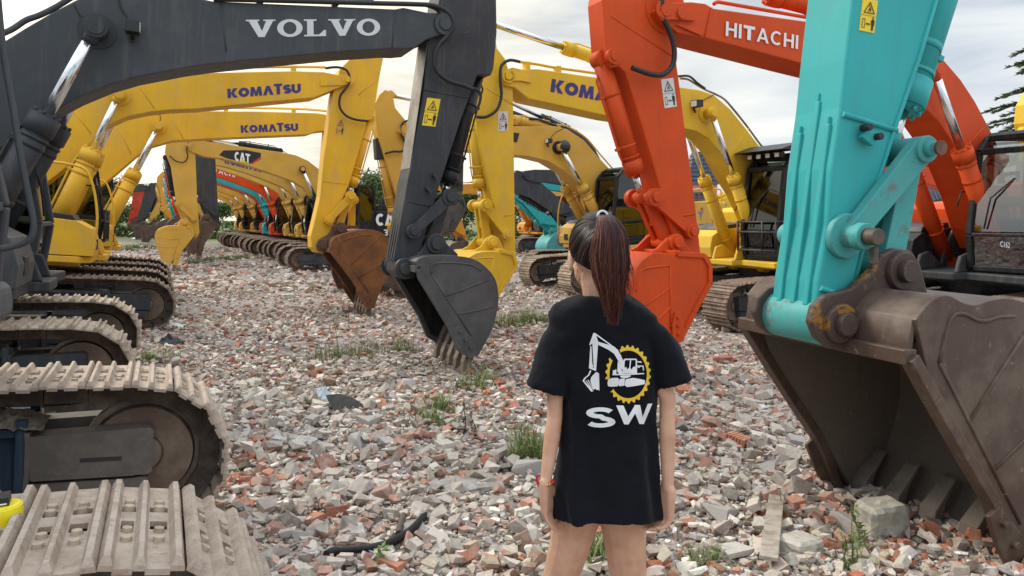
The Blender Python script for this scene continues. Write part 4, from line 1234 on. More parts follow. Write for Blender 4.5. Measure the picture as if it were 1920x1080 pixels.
T2['bktpin'] = f2.pl(922,455,ys2+.05); T2['hinge'] = f2.pl(955,494,ys2)
n2 = .55
T2['back'] = f2.pls([(922,471),(896,474),(874,488),(860,515),(862,545),(882,570),(910,580)], n2)
T2['mouth'] = f2.pls([(921,572),(944,535),(968,498),(962,476),(940,471)], n2)
T2['tip'] = f2.pl(918,600,n2)
T2['ear'] = f2.pls([(880,474),(900,462),(912,446),(922,440),(933,446),(945,470),(962,486),(964,502),(950,508),(920,482)], ys2+.03)
b2, s2, k2 = arm(R2_, T2, dict(boom='lemon_paint', bucket='lemon_paint', ear='lemon_paint', inside='rust_dark'))
word_decal(b2, f2, (1032,172), (1200,203), (1035,147.5), y2+.005, W_KOMATSU, 'blue_letter')
sticker(s2, f2, (934,209), (952,209), (934,246), ys2, 1, 'sticker_white')
px_hose(s2, f2, [(975,116),(955,113),(940,124),(938,150),(940,180),(932,205),(912,219),(893,219)], ys2+.10, .024)
top_pipes(b2, f2, [(975,117),(1010,122),(1043,128),(1130,140)], .12, 'lemon_paint', clamps=((985,121),(1043,129)))
px_hose(b2, f2, [(1275,147),(1290,149),(1305,158),(1322,168),(1340,176),(1358,186),(1376,206),(1400,236),(1425,270),(1436,282)], y2-.06, .02, 'steel', name='pipe')
px_hose(b2, f2, [(1272,143),(1292,143),(1308,156),(1322,166)], y2-.02, .02)
work_lamp(b2, f2, 1300, 196, y2, 1, k=1.35, wire=[(1308,196),(1322,186),(1338,178)], dirx=1)
sm = MB()
p, q = f2.pl(1404,240,y2), f2.pl(1366,296,y2); sm.tube([(p[0], y2, p[1]), (q[0], y2, q[1])], .008, 6)
sm.prism(f2.pls([(944,138),(960,133),(972,140),(993,144),(995,156),(975,152),(962,152),(946,152)], y2), y2, y2+.03)
sm.build('reinforcement', M['lemon_paint'], b2, .005)
sm = MB()
for a, b in (((912,165),(962,196)), ((945,405),(965,400))):
    p, q = f2.pl(*a, ys2), f2.pl(*b, ys2); sm.tube([(p[0], ys2, p[1]), (q[0], ys2, q[1])], .009, 6)
sm.build('weld_seam', M['lemon_paint'], s2)
m = MB()
for i in range(3): m.box(-1.05, -.62, 1.301, 1.306, 1.80 + i*.075, 1.845 + i*.075, 0)
m.box(-1.30, -.62, 1.3012, 1.3045, 1.13, 1.72, 1)
decal_poly(m, (-.66,1.52), (-1.0,1.52), (-.66,1.66), font_polys('PC'), 1.309, 2)
m.build('lettering', [M['blue_letter'], M['black_paint'], M['sticker_yellow']], bd2)

# ---- R3: tan machine with a pale cab
f3, R3_ = near_excavator('tan yellow excavator whose round boom rises behind the ponytail of the person', 10.85, 16.4, 3.0, 'right', 205, 'shoe_dust')
bd3 = house(R3_, 'pale_tan_paint', 'grey_hood', 'pale_tan_paint', 'pale_tan_paint', vents=False, deckm='pale_tan_paint')
cab_parts(R3_, [M['black_paint'], M['black_plastic'], M['lens']], glass='glass')
y3 = .27
T3 = dict(bw=.54, sw=.40, kw=1.15, pivot_r=.085, lift_r=.12, lift_rr=.055, bktc_r=.09)
T3['boom'] = f3.pls([(745,246),(758,232),(800,229),(900,231),(965,237),(1043,237),(1065,243),(1095,263),(1121,293),(1150,324),(1168,355),(1178,400),(1176,440),(1155,455),(1138,440),(1128,405),(1110,370),(1087,348),(1058,320),(1028,302),(991,293),(965,291),(900,284),(800,275),(758,260)], y3)
T3['foot'] = f3.pl(1162, 430, y3); T3['pivot'] = f3.pl(758, 245, y3)
ys3 = .20
T3['stick'] = f3.pls([(712,177),(722,168),(736,173),(741,202),(756,220),(775,245),(785,290),(788,340),(790,450),(782,466),(772,458),(755,400),(742,364),(725,309),(712,266),(707,242),(702,196)], ys3)
T3['lift'] = [f3.pl(1140,440,y3+.15), f3.pl(1096,344,y3+.15), f3.pl(1052,276,y3+.15)]
T3['armc'] = [f3.pl(1042,240,0), f3.pl(962,222,0), f3.pl(731,178,0)]
T3['bktc'] = [f3.pl(713,274,0), f3.pl(735,402,0), f3.pl(742,428,0)]
T3['linkpin'] = f3.pl(745,430,ys3); T3['sticklink'] = f3.pl(778,430,ys3); T3['bktpin'] = f3.pl(762,470,ys3); T3['hinge'] = f3.pl(780,460,ys3)
n3 = .55
T3['back'] = f3.pls([(765,474),(745,480),(728,498),(724,520),(735,540),(760,548)], n3)
T3['mouth'] = f3.pls([(768,545),(785,515),(795,490),(788,470)], n3)
T3['tip'] = f3.pl(766,560,n3)
T3['ear'] = f3.pls([(752,472),(760,458),(772,460),(790,465),(784,476),(765,482)], ys3)
b3, s3, k3 = arm(R3_, T3, dict(boom='tan_paint', bucket='bucket_brown', pin='tan_paint', boss='black_plastic', bktc='tan_paint', inside='rust_dark'))
m = MB(); p = f3.pl(713,278,0); m.bar((p[0], 0, p[1]-.25), (p[0], 0, p[1]+.22), .26, .26); m.build('cylinder_boot', M['black_plastic'], s3, .03)
m = MB(); p = f3.pl(1052,276,y3); m.ell((p[0], y3+.16, p[1]), .16, .14, .16); m.build('pin_cover', M['black_plastic'], b3)
px_hose(s3, f3, [(770,225),(756,230),(751,245),(757,262),(762,276),(752,284),(738,284),(722,288)], ys3+.08, .024)
work_lamp(b3, f3, 1026, 265, y3, 1, k=1.2, wire=[(1030,262),(1042,248),(1056,241)])
px_hose(b3, f3, [(1045,234),(1066,238),(1098,258),(1124,288),(1152,320)], y3-.05, .02, 'tan_paint', name='pipe')
px_hose(b3, f3, [(992,222),(1010,224),(1026,230),(1045,236)], .1, .03)
m = MB(); m.prism(f3.pls([(945,246),(974,250),(969,267),(945,264)], y3), y3+.002, y3+.006); m.build('decal', M['ink'], b3)
# dealer's mark on the housing side
m = MB()
decal_poly(m, (-1.26,1.36), (-1.84,1.36), (-1.26,1.50), font_polys('\u5409\u7530\u673a'), 1.309, 0)
for q, c in (([(.5,.0),(.62,.0),(.62,.5),(.95,.85),(.72,.85),(.56,.62),(.40,.85),(.17,.85),(.5,.5)], 1), ([(.56,.75),(.75,1.1),(.98,.92),(.8,1.28),(.56,1.15)], 2)):
    decal_poly(m, (-1.40,1.60), (-1.62,1.60), (-1.40,1.84), [q], 1.3095, c)
m.build('dealer_mark', [M['ink'], M['blue_decal'], M['red_decal']], bd3)

# ---- F1: tan machine heading the far row
fF, F1_ = near_excavator('tan excavator with a tan bucket and a black flash on its boom', 6.1, 27.3, 0.0, 'right', 205, 'shoe_brown')
bdF = house(F1_, 'black_paint', 'black_paint', 'black_paint', 'tan_paint', rails=False)
cab_parts(F1_, [M['black_paint'], M['black_plastic'], M['lens']], detail=False)
yF = .27
TF = dict(bw=.54, sw=.42, kw=1.15, pivot_r=.085, lift_r=.12, lift_rr=.058, bktc_r=.10)
TF['boom'] = fF.pls([(352,263),(380,264),(405,268),(525,285),(555,291),(577,301),(597,316),(612,336),(628,362),(645,400),(655,425),(645,437),(625,432),(608,400),(592,375),(580,365),(570,352),(550,340),(520,329),(470,312),(415,297),(385,294),(370,289),(352,281),(346,272)], yF)
TF['foot'] = fF.pl(642, 426, yF); TF['pivot'] = fF.pl(355, 272, yF)
ysF = .21
TF['stick'] = fF.pls([(309,285),(312,262),(328,246),(350,250),(366,280),(370,380),(374,435),(370,446),(360,446),(345,405),(330,377),(320,312)], ysF)
TF['lift'] = [fF.pl(625,445,yF+.15), fF.pl(590,368,yF+.15), fF.pl(567,317,yF+.15)]
TF['armc'] = [fF.pl(525,283,0), fF.pl(450,262,0), fF.pl(332,250,0)]
TF['bktc'] = [fF.pl(311,296,0), fF.pl(325,366,0), fF.pl(330,381,0)]
TF['linkpin'] = fF.pl(333,382,ysF); TF['sticklink'] = fF.pl(363,411,ysF); TF['bktpin'] = fF.pl(347,418,ysF); TF['hinge'] = fF.pl(366,440,ysF)
nF = .57
TF['back'] = fF.pls([(345,425),(327,423),(308,425),(294,433),(290,445),(294,462),(302,484),(316,497)], nF)
TF['mouth'] = fF.pls([(330,497),(340,470),(362,442),(361,431),(353,425)], nF)
TF['tip'] = fF.pl(324,508,nF)
TF['ear'] = fF.pls([(330,425),(338,412),(350,408),(362,424),(374,436),(368,448),(350,436)], ysF)
cF = dict(boom='tan_paint', bucket='tan_paint', inside='bucket_brown', cyl='black_paint', armc='black_paint', bktc='black_paint')
bF, sF, kF = arm(F1_, TF, cF)
m = MB()
decal_poly(m, fF.pl(411,303,yF), fF.pl(490,303,yF), fF.pl(411,281,yF), [[(0,.55),(.10,.95),(.62,1.0),(.99,.75),(.99,.45),(.74,-.18),(.2,.25)]], yF+.004, 0)
decal_poly(m, fF.pl(411,303,yF), fF.pl(490,303,yF), fF.pl(411,281,yF), [[(.74,-.18),(.78,-.2),(1.0,.22),(.99,.45)]], yF+.005, 2)
decal_poly(m, fF.pl(440,301.5,yF), fF.pl(469,306.5,yF), fF.pl(440,284,yF), W_CAT, yF+.008, 1)
decal_poly(m, fF.pl(440,301.5,yF), fF.pl(469,306.5,yF), fF.pl(440,284,yF), [[(.30,-.02),(.78,-.02),(.53,.36)]], yF+.010, 3)
m.build('lettering', [M['ink'], M['white_paint'], M['red_decal'], M['sticker_yellow']], bF)
m = MB()
decal_poly(m, (-.72,1.55), (-1.72,1.55), (-.72,1.98), W_CAT, 1.318, 0)
decal_poly(m, (-.72,1.55), (-1.72,1.55), (-.72,1.98), [[(.32,0),(.78,0),(.55,.36)]], 1.322, 1)
decal_poly(m, (-1.0,1.20), (-1.85,1.20), (-1.0,1.42), font_polys('326D', .02), 1.318, 0)
m.build('lettering', [M['white_paint'], M['sticker_yellow']], bdF)
px_hose(sF, fF, [(354,266),(350,280),(352,294),(345,304),(330,302),(318,292)], ysF+.08, .02)

# ---- the rest of the far row, and machines behind: same arm in other poses
def far_excavator(label, u, lat, paint, yaw=205, group='right', A=TF, po={}, bucket_m='bucket_brown', cabm='black_paint', bodym=None, words=None, wmat='blue_letter', cyl=None, pitch=0, ppx=None, mul=1.0):
    a = pose(A, **po)
    if ppx is not None:   # set back or forward along its row so that the boom tip stands on the given line of sight
        lo_, hi_ = -30., 60.
        for _ in range(50):
            u = (lo_ + hi_)/2; q = Frame(u, lat, yaw, pitch).M @ Vector((a['pivot'][0], 0, a['pivot'][1]))
            if q.x*1400 < (ppx-960)*q.y: lo_ = u
            else: hi_ = u
    f = Frame(u, lat, yaw, pitch)
    r = thing('excavator', label, 'excavator', f.M, GROUPS[group])
    undercarriage(r, 'shoe_brown')
    house(r, bodym or paint, 'grey_hood', bodym or paint, paint, rails=False, deckm=paint)
    cab_parts(r, [M[cabm], M['black_plastic'], M['lens']], detail=False)
    b, s, k = arm(r, a, dict(boom=paint, bucket=bucket_m, cyl=cyl or paint, inside='rust_dark'))
    if words:
        pv, p0 = Vector(a['pivot']), Vector(a['lift'][2])
        d = (p0 - pv); d.normalize(); n = Vector((-d.y, d.x)); n = n if n.y > 0 else -n
        sgn = 1 if yaw > 90 else -1
        h, wdt = words[1], words[2]
        c = pv + d*1.05 + n*(-.06) + n*words[3]
        m = MB()
        decal_poly(m, c, c + d*wdt, c + n*h, words[0], sgn*(TF['bw']/2 + .006), 0)
        m.build('lettering', M[wmat], b)
    return r
far_excavator('graphite excavator half hidden behind the tan one, only the lower part of its lettering showing', 6.8, 30.4, 'graphite_paint', po=dict(boom=2, stick=-3), words=(W_VOLVO,.36,1.5,-.05), wmat='white_paint', cyl='black_paint')
far_excavator('pale tan excavator with blue lettering, its cab next to the yellow stick', 6.5, 33.4, 'pale_tan_paint', po=dict(boom=2, stick=-4), words=(W_KOMATSU,.26,1.5,-.02))
far_excavator('pale tan excavator with blue lettering behind another pale tan one', 6.4, 36.3, 'pale_tan_paint', po=dict(boom=3, stick=-2), words=(W_KOMATSU,.26,1.5,-.02))
far_excavator('orange excavator with white lettering in the middle of the far row', 6.1, 39.2, 'orange_paint', po=dict(boom=2, stick=0), words=(W_HITACHI,.26,1.3,0), wmat='white_paint')
far_excavator('teal excavator in the middle of the far row', 6.1, 42.2, 'teal_paint', po=dict(boom=1, stick=2), words=(W_VOLVO[-24:],.3,1.5,0), wmat='white_paint')
far_excavator('red excavator beyond the teal one in the far row', 6.3, 45.2, 'red_paint', po=dict(boom=1))
for i, (lat, u) in enumerate(((48.2, 6.1), (51.2, 5.7), (54.2, 6.1), (57.4, 5.9))):
    far_excavator(['first', 'second', 'third', 'farthest'][i] + ' small tan excavator at the far end of the right row', u, lat, 'tan_paint', po=dict(boom=-1 + i % 3, stick=i-1))
far_excavator('graphite excavator behind the tan one at right, its boom under the tan boom', 12.6, 19.8, 'graphite_paint', A=T3, po=dict(boom=11, stick=-12, k=1.02), cyl='black_paint', bucket_m='bucket_grey')
far_excavator('graphite excavator farther back, slanted stick curled in beside the ponytail', 18, 26.5, 'graphite_paint', po=dict(boom=-8, stick=-46, bkt=-12), cyl='black_paint', bucket_m='bucket_grey', ppx=980)
far_excavator('teal excavator with a teal stick and bucket, right of the lemon yellow bucket', 19, 31.0, 'teal_paint', po=dict(boom=-9, stick=-30, bkt=-5), bucket_m='teal_worn', ppx=978)
far_excavator('amber excavator far behind the graphite stick', 14, 36, 'amber_paint', po=dict(boom=-10, stick=-6), ppx=842)
far_excavator('tan excavator far behind the teal stick', 20, 41, 'tan_paint', po=dict(boom=-8, stick=-6), ppx=985)
far_excavator('yellow excavator behind the tan one, seen through the gap beside the orange stick', 15.5, 30, 'lemon_paint', po=dict(boom=-24, stick=10), ppx=1285, words=(font_polys('SUNUFO'), .26, 1.3, -.06), wmat='ink')
far_excavator('orange excavator behind the right row, between the teal link and the cab window', 18.5, 19.5, 'orange_paint', po=dict(boom=-8, stick=5), ppx=1655)
far_excavator('yellow excavator behind the cab at the right edge', 24, 10.4, 'lemon_paint', po=dict(boom=0, stick=-5), ppx=1940)
far_excavator('red excavator at the far end of the left row', -7, 66, 'red_paint', 25, 'near', po=dict(boom=-3, stick=-6), pitch=2, ppx=262)
far_excavator('graphite excavator at the far end of the left row', -7, 60, 'graphite_paint', 25, 'near', po=dict(boom=-4, stick=-10), pitch=2, ppx=284, cyl='black_paint')
far_excavator('tan excavator at the far end of the left row', -7, 72, 'pale_tan_paint', 25, 'near', po=dict(boom=-2, stick=-4), pitch=2, ppx=296)
# ================================================================== ground and rubble
def ground_material():
    m, nt, b = new_mat('ground'); L = nt.links
    tc = nn(nt, 'ShaderNodeTexCoord')
    def vor(scale, dist=.25):
        nz = nn(nt, 'ShaderNodeTexNoise'); nz.inputs['Scale'].default_value = scale*.7; nz.inputs['Detail'].default_value = 2
        L.new(tc.outputs['Object'], nz.inputs['Vector'])
        ad = nn(nt, 'ShaderNodeVectorMath', operation='MULTIPLY_ADD'); ad.inputs[1].default_value = (dist/scale*4,)*3
        L.new(nz.outputs['Color'], ad.inputs[0]); L.new(tc.outputs['Object'], ad.inputs[2])
        v = nn(nt, 'ShaderNodeTexVoronoi'); v.inputs['Scale'].default_value = scale
        L.new(ad.outputs[0], v.inputs['Vector'])
        sp = nn(nt, 'ShaderNodeSeparateColor'); L.new(v.outputs['Color'], sp.inputs[0])
        r = ramp(nt, sp.outputs[0], [(.0,(.20,.165,.14)),(.16,(.36,.32,.29)),(.34,(.47,.44,.41)),(.52,(.40,.19,.135)),(.60,(.43,.34,.29)),(.72,(.53,.49,.45)),(.86,(.66,.64,.61)),(.95,(.36,.15,.10))])
        r.color_ramp.interpolation = 'CONSTANT'
        return r.outputs['Color'], v.outputs['Distance']
    c1, d1 = vor(34); c2, d2 = vor(11); c3, d3 = vor(95)
    base = mix(nt, .5, c1, c3)
    n = noise_node(nt, 6, 4, .6); k = ramp(nt, n.outputs['Fac'], [(.42,(0,0,0)),(.60,(1,1,1))])
    base = mix(nt, k.outputs['Color'], base, c2)
    n2 = noise_node(nt, .42, 5, .62); k2 = ramp(nt, n2.outputs['Fac'], [(.42,(0,0,0)),(.64,(.55,.55,.55))])
    base = mix(nt, k2.outputs['Color'], base, (.37,.345,.32))
    n3 = noise_node(nt, .19, 3, .5); k3 = ramp(nt, n3.outputs['Fac'], [(.55,(0,0,0)),(.7,(.35,.35,.35))])
    base = mix(nt, k3.outputs['Color'], base, (.17,.17,.09))
    base = mix(nt, 1.0, base, (.86,.85,.85), 'MULTIPLY')  # whole sheet darkened: shade of the gaps between stones put into its colour
    sp = nn(nt, 'ShaderNodeSeparateXYZ'); L.new(tc.outputs['Object'], sp.inputs[0])
    far = nn(nt, 'ShaderNodeMapRange'); far.inputs['From Min'].default_value = 46; far.inputs['From Max'].default_value = 62; far.inputs['To Max'].default_value = .85
    L.new(sp.outputs['Y'], far.inputs['Value'])
    base = mix(nt, far.outputs['Result'], base, (.12,.15,.06))
    L.new(base, b.inputs['Base Color']); b.inputs['Roughness'].default_value = .95; b.inputs['Specular IOR Level'].default_value = .12
    ad = nn(nt, 'ShaderNodeMath', operation='ADD'); L.new(d1, ad.inputs[0])
    m2 = nn(nt, 'ShaderNodeMath', operation='MULTIPLY'); m2.inputs[1].default_value = .35; L.new(d3, m2.inputs[0]); L.new(m2.outputs[0], ad.inputs[1])
    bp = nn(nt, 'ShaderNodeBump'); bp.invert = True; bp.inputs['Strength'].default_value = .8; bp.inputs['Distance'].default_value = .03
    L.new(ad.outputs[0], bp.inputs['Height']); L.new(bp.outputs['Normal'], b.inputs['Normal'])
    return m

def micro(x, y):
    a = .045*noise.noise(Vector((x*.75, y*.75, 0))) + .018*noise.noise(Vector((x*3.7, y*3.7, 3)))
    return a
ys_ = [-8, -5, -3, -1.5, 0]; y = 0.6
while y < 14: ys_.append(y); y += .11 + y*.009
while y < 700: ys_.append(y); y *= 1.10
NX = 150
gv, gf = [], []
for y in ys_:
    half = 7 + max(0, y)*1.25
    for i in range(NX):
        x = half*((i/(NX-1))*2 - 1)
        gv.append((x, y, ground_z(x, y) + micro(x, y)))
for j in range(len(ys_)-1):
    for i in range(NX-1):
        gf.append((j*NX+i, j*NX+i+1, (j+1)*NX+i+1, (j+1)*NX+i))
me = bpy.data.meshes.new('ground'); me.from_pydata(gv, [], gf); me.materials.append(ground_material())
me.polygons.foreach_set('use_smooth', [True]*len(gf))
struct(link('ground', me))

def gz(x, y): return ground_z(x, y) + micro(x, y)

# --- stone templates: broken hulls
def hull(kind, seed):
    r = random.Random(seed)
    bm = bmesh.new()
    if kind == 'chunk':
        sx, sy, sz = r.uniform(.75,1), r.uniform(.5,.85), r.uniform(.32,.62)
        for a_ in (-1,1):
            for b_ in (-1,1):
                for c_ in (-1,1):
                    if r.random() < .14: continue
                    bm.verts.new((sx*.8*(a_ + r.uniform(-.42,.42)), sy*.8*(b_ + r.uniform(-.42,.42)), sz*.8*(c_ + r.uniform(-.35,.35))))
        for i in range(2): bm.verts.new((sx*r.uniform(-1,1), sy*r.uniform(-1,1), sz*r.choice((-1,1))*r.uniform(.7,1)))
    elif kind == 'slab':
        n = r.randint(4, 6); th = r.uniform(.10, .2)
        a0 = r.uniform(0, 6)
        for i in range(n):
            a = a0 + 2*math.pi*(i + r.uniform(-.3,.3))/n; q = r.uniform(.6, 1)
            for z in (-th, th): bm.verts.new((q*math.cos(a) + r.uniform(-.05,.05), .75*q*math.sin(a) + r.uniform(-.05,.05), z + r.uniform(-.03,.03)))
    else:   # broken brick
        lx = r.uniform(.6, 1); c = r.uniform(-.35,.35)
        for y_ in (-.48,.48):
            for z in (-.27,.27):
                bm.verts.new((-lx*.8 + r.uniform(-.06,.06), y_, z)); bm.verts.new((lx*.75 + c*(1 if y_ > 0 else -1) + r.uniform(-.12,.12), y_ + r.uniform(-.05,.05), z + r.uniform(-.05,.05)))
        for i in range(3): bm.verts.new((lx*r.uniform(.7,.98), r.uniform(-.3,.3), r.uniform(-.2,.2)))
    bmesh.ops.convex_hull(bm, input=bm.verts[:])
    lo = [v for v in bm.verts if not v.link_faces]
    for v in lo: bm.verts.remove(v)
    bmesh.ops.triangulate(bm, faces=bm.faces[:])
    bm.verts.index_update()
    V = np.array([v.co[:] for v in bm.verts], dtype=np.float32)
    Fc = np.array([[v.index for v in f.verts] for f in bm.faces], dtype=np.int32)
    bm.free()
    return V, Fc
TPL = [('chunk', hull('chunk', i)) for i in range(9)] + [('slab', hull('slab', 20+i)) for i in range(9)] + [('brick', hull('brick', 40+i)) for i in range(6)]
PAL = {
 'chunk': [((.36,.335,.31),3),((.46,.43,.395),3),((.56,.53,.49),2.2),((.27,.225,.19),1.2),((.34,.32,.30),1.2),((.64,.62,.58),1.1),((.36,.16,.105),1.1),((.30,.19,.14),.8)],
 'slab': [((.50,.47,.44),3),((.40,.37,.34),3),((.68,.67,.64),2.6),((.78,.78,.76),.9),((.33,.30,.275),1.6),((.43,.20,.14),1.2),((.46,.40,.33),1.4)],
 'brick': [((.40,.16,.10),3),((.46,.21,.14),3),((.33,.13,.09),2),((.50,.31,.235),2.2),((.43,.28,.21),1.6)],
}
def scatter(name, n, ylo, yhi, smin, smax, power, kinds, seed, xpad=1.2, lift=.02, xr=None):
    g = np.random.default_rng(seed)
    Vs, Fs, Cs, off = [], [], [], 0
    P_ = np.cumsum(np.array(kinds)/sum(kinds))
    idx = {'chunk': range(0,9), 'slab': range(9,18), 'brick': range(18,24)}
    done = 0
    while done < n:
        y = ylo + (yhi-ylo)*g.random()**1.0
        half = y*.70 + xpad
        x = (g.random()*2-1)*half
        # clusters: red patches and grey patches
        cl = noise.noise(Vector((x*.55, y*.40, 7.7))); den = noise.noise(Vector((x*.35, y*.22, 1.3)))
        if g.random() > .68 + .8*den: continue
        done += 1
        k = ('chunk','slab','brick')[int(np.searchsorted(P_, g.random()))]
        if k == 'brick' and g.random() > .62 + 1.8*cl: k = 'slab' if g.random() < .5 else 'chunk'
        V, F_ = TPL[g.choice(list(idx[k]))][1]
        s = smin + (smax-smin)*g.random()**power
        if 8.3 < y < 17: s *= .85
        a, tb, tc_ = g.random()*6.283, g.normal(0, .22 if k == 'slab' else .4), g.normal(0, .22 if k == 'slab' else .4)
        ca, sa, cb, sb, cc, sc = math.cos(a), math.sin(a), math.cos(tb), math.sin(tb), math.cos(tc_), math.sin(tc_)
        Rm = np.array([[ca,-sa,0],[sa,ca,0],[0,0,1]]) @ np.array([[cb,0,sb],[0,1,0],[-sb,0,cb]]) @ np.array([[1,0,0],[0,cc,-sc],[0,sc,cc]])
        st = np.array([1, .75+.5*g.random(), .8+.5*g.random()])
        W_ = (V*st*s) @ Rm.T
        zz = gz(x, y) - W_[:,2].min()*.55 + lift*g.random()**2
        W_ = W_ + np.array([x, y, zz])
        pal = PAL[k]; ws = np.array([p[1] for p in pal]); ci = g.choice(len(pal), p=ws/ws.sum())
        c = np.array(pal[ci][0])*(.82+.36*g.random()); c = c*(1 + g.normal(0,.025,3))*np.array([1.12,1.055,.985])
        du = max(0, min(.38, .08 + .9*noise.noise(Vector((x*.7, y*.5, 11.3)))))
        c = c*(1-du) + np.array([.45,.41,.37])*du*(.85 + .3*g.random())
        Vs.append(W_); Fs.append(F_ + off); off += len(V)
        Cs.append(np.tile(np.append(np.clip(c,0,.9),1), (len(V),1)))
    V = np.concatenate(Vs).astype(np.float32); F_ = np.concatenate(Fs).astype(np.int32); C = np.concatenate(Cs).astype(np.float32)
    me = bpy.data.meshes.new(name)
    me.vertices.add(len(V)); me.vertices.foreach_set('co', V.ravel())
    me.loops.add(F_.size); me.loops.foreach_set('vertex_index', F_.ravel())
    me.polygons.add(len(F_)); me.polygons.foreach_set('loop_start', np.arange(0, F_.size, 3, dtype=np.int32))
    me.update(calc_edges=True)
    me.polygons.foreach_set('use_smooth', np.zeros(len(F_), dtype=bool))
    at = me.color_attributes.new('stone', 'FLOAT_COLOR', 'POINT'); at.data.foreach_set('color', C.ravel())
    return me

def stone_material(name='rubble'):
    m, nt, b = new_mat(name); L = nt.links
    at = nn(nt, 'ShaderNodeAttribute'); at.attribute_name = 'stone'
    n = noise_node(nt, 38, 5, .7); k = ramp(nt, n.outputs['Fac'], [(.3,(.68,.66,.64)),(.7,(1.12,1.1,1.08))])
    c = mix(nt, 1.0, at.outputs['Color'], k.outputs['Color'], 'MULTIPLY')
    n2 = noise_node(nt, 13, 5, .7); k2 = ramp(nt, n2.outputs['Fac'], [(.50,(0,0,0)),(.70,(.6,.6,.6))])
    c = mix(nt, k2.outputs['Color'], c, (.52,.47,.415))
    L.new(c, b.inputs['Base Color']); b.inputs['Roughness'].default_value = .92; b.inputs['Specular IOR Level'].default_value = .18
    n3 = noise_node(nt, 90, 5, .75); bp = nn(nt, 'ShaderNodeBump'); bp.inputs['Strength'].default_value = .5; bp.inputs['Distance'].default_value = .008
    L.new(n3.outputs['Fac'], bp.inputs['Height']); L.new(bp.outputs['Normal'], b.inputs['Normal'])
    return m
STONE = stone_material()
for nm, a in (('rubble', (34000, 1.0, 4.6, .007, .030, 1.4, (3.4,5,1.6), 1, 1.4, .02)),
              ('rubble', (15000, 1.0, 4.8, .018, .062, 1.9, (3,4.6,2.1), 2, 1.4, .05)),
              ('rubble', (34000, 4.4, 9.5, .012, .045, 1.6, (3.2,5,1.7), 3, 1.2, .03)),
              ('rubble', (5200, 4.2, 9.5, .035, .085, 2.0, (3.4,4,2.1), 8, 1.2, .05)),
              ('rubble', (30000, 9.0, 19, .018, .075, 1.9, (3.6,4.2,1.7), 4, 1.0, .03)),
              ('rubble', (20000, 18, 46, .03, .13, 1.9, (3.6,4.2,1.7), 5, 1.0, .03))):
    me = scatter(nm, *a); me.materials.append(STONE)
    o = link(nm, me); o['kind'] = 'stuff'

# --- larger single pieces
def piece_mesh(name, kind, seed, cols):
    V, F_ = hull(kind, seed)
    me = bpy.data.meshes.new(name); me.from_pydata([tuple(map(float, v)) for v in V], [], [tuple(map(int, f)) for f in F_])
    at = me.color_attributes.new('stone', 'FLOAT_COLOR', 'POINT')
    c = cols[seed % len(cols)]
    for d in at.data: d.color = (*c, 1)
    me.materials.append(STONE)
    return me
PIECES = {
 'brick_fragment': ('broken red brick fragment lying loose in the rubble', 'brick', 'brick fragments in the rubble', [piece_mesh('brick_fragment', 'brick', 100+i, [(.42,.15,.085),(.48,.20,.12),(.35,.12,.075),(.45,.23,.16)]) for i in range(7)]),
 'concrete_chunk': ('broken grey concrete chunk lying loose in the rubble', 'concrete', 'concrete chunks in the rubble', [piece_mesh('concrete_chunk', ('chunk','slab')[i % 2], 200+i, [(.44,.41,.38),(.36,.34,.32),(.52,.49,.455),(.58,.55,.51)]) for i in range(8)]),
 'tile_shard': ('white glazed tile shard lying loose in the rubble', 'tile', 'white tile shards in the rubble', [piece_mesh('tile_shard', 'slab', 300+i, [(.78,.78,.76),(.70,.70,.67)]) for i in range(5)]),
}
pr = random.Random(5)
taken = []
for nm, cnt, s0, s1 in (('concrete_chunk', 120, .05, .14), ('brick_fragment', 90, .05, .115), ('tile_shard', 55, .035, .08)):
    lab, cat, grp, ms = PIECES[nm]
    k = 0
    while k < cnt:
        px, py = pr.uniform(430, 1900), pr.uniform(700, 1075)**1.0
        if nm == 'brick_fragment' and pr.random() < .5: px, py = pr.uniform(1270, 1530), pr.uniform(730, 1075)
        p = ground_hit(px, py)
        if any((p.x-q[0])**2 + (p.y-q[1])**2 < .02 for q in taken): continue
        if (p.x-.27)**2 + (p.y-2.1)**2 < .12: continue
        taken.append((p.x, p.y)); k += 1
        o = link(nm, pr.choice(ms)); s = s0 + (s1-s0)*pr.random()**1.6
        o.scale = (s, s*pr.uniform(.8,1.1), s*(pr.uniform(.5,.8) if nm == 'tile_shard' else pr.uniform(.8,1.1)))
        o.location = (p.x, p.y, gz(p.x, p.y) + s*.22)
        o.rotation_euler = (pr.gauss(0,.28), pr.gauss(0,.28), pr.uniform(0, 6.28))
        tag(o, lab, cat, grp)
# ================================================================== single things on the ground
def rock(name, label, cat, px, py, sx, sy, sz, col, seed=1, rot=0, bump=.6, sub=3, kind='chunk'):
    p = ground_hit(px, py)
    bm = bmesh.new(); bmesh.ops.create_cube(bm, size=2)
    bmesh.ops.bevel(bm, geom=bm.edges[:], offset=.22, segments=1, affect='EDGES')
    bmesh.ops.subdivide_edges(bm, edges=bm.edges[:], cuts=sub, use_grid_fill=True)
    for v in bm.verts:
        n = noise.noise(v.co*1.3 + Vector((seed*7.1, 0, 0)))*.16 + noise.noise(v.co*4 + Vector((0, seed*3.3, 0)))*.06
        v.co += v.co.normalized()*n
        v.co = Vector((v.co.x*sx, v.co.y*sy, v.co.z*sz))
    me = bpy.data.meshes.new(name); bm.to_mesh(me); bm.free()
    me.materials.append(surf(name, col, rough=.95, col2=tuple(c*.7 for c in col), scale=14, fine=tuple(c*.55 for c in col), fine_scale=55, bump=bump, bscale=60, spec=.15))
    o = link(name, me); o.location = (p.x, p.y + sy*.6, p.z + sz*.75); o.rotation_euler = (random.uniform(-.06,.06), random.uniform(-.06,.06), rot)
    return tag(o, label, cat)
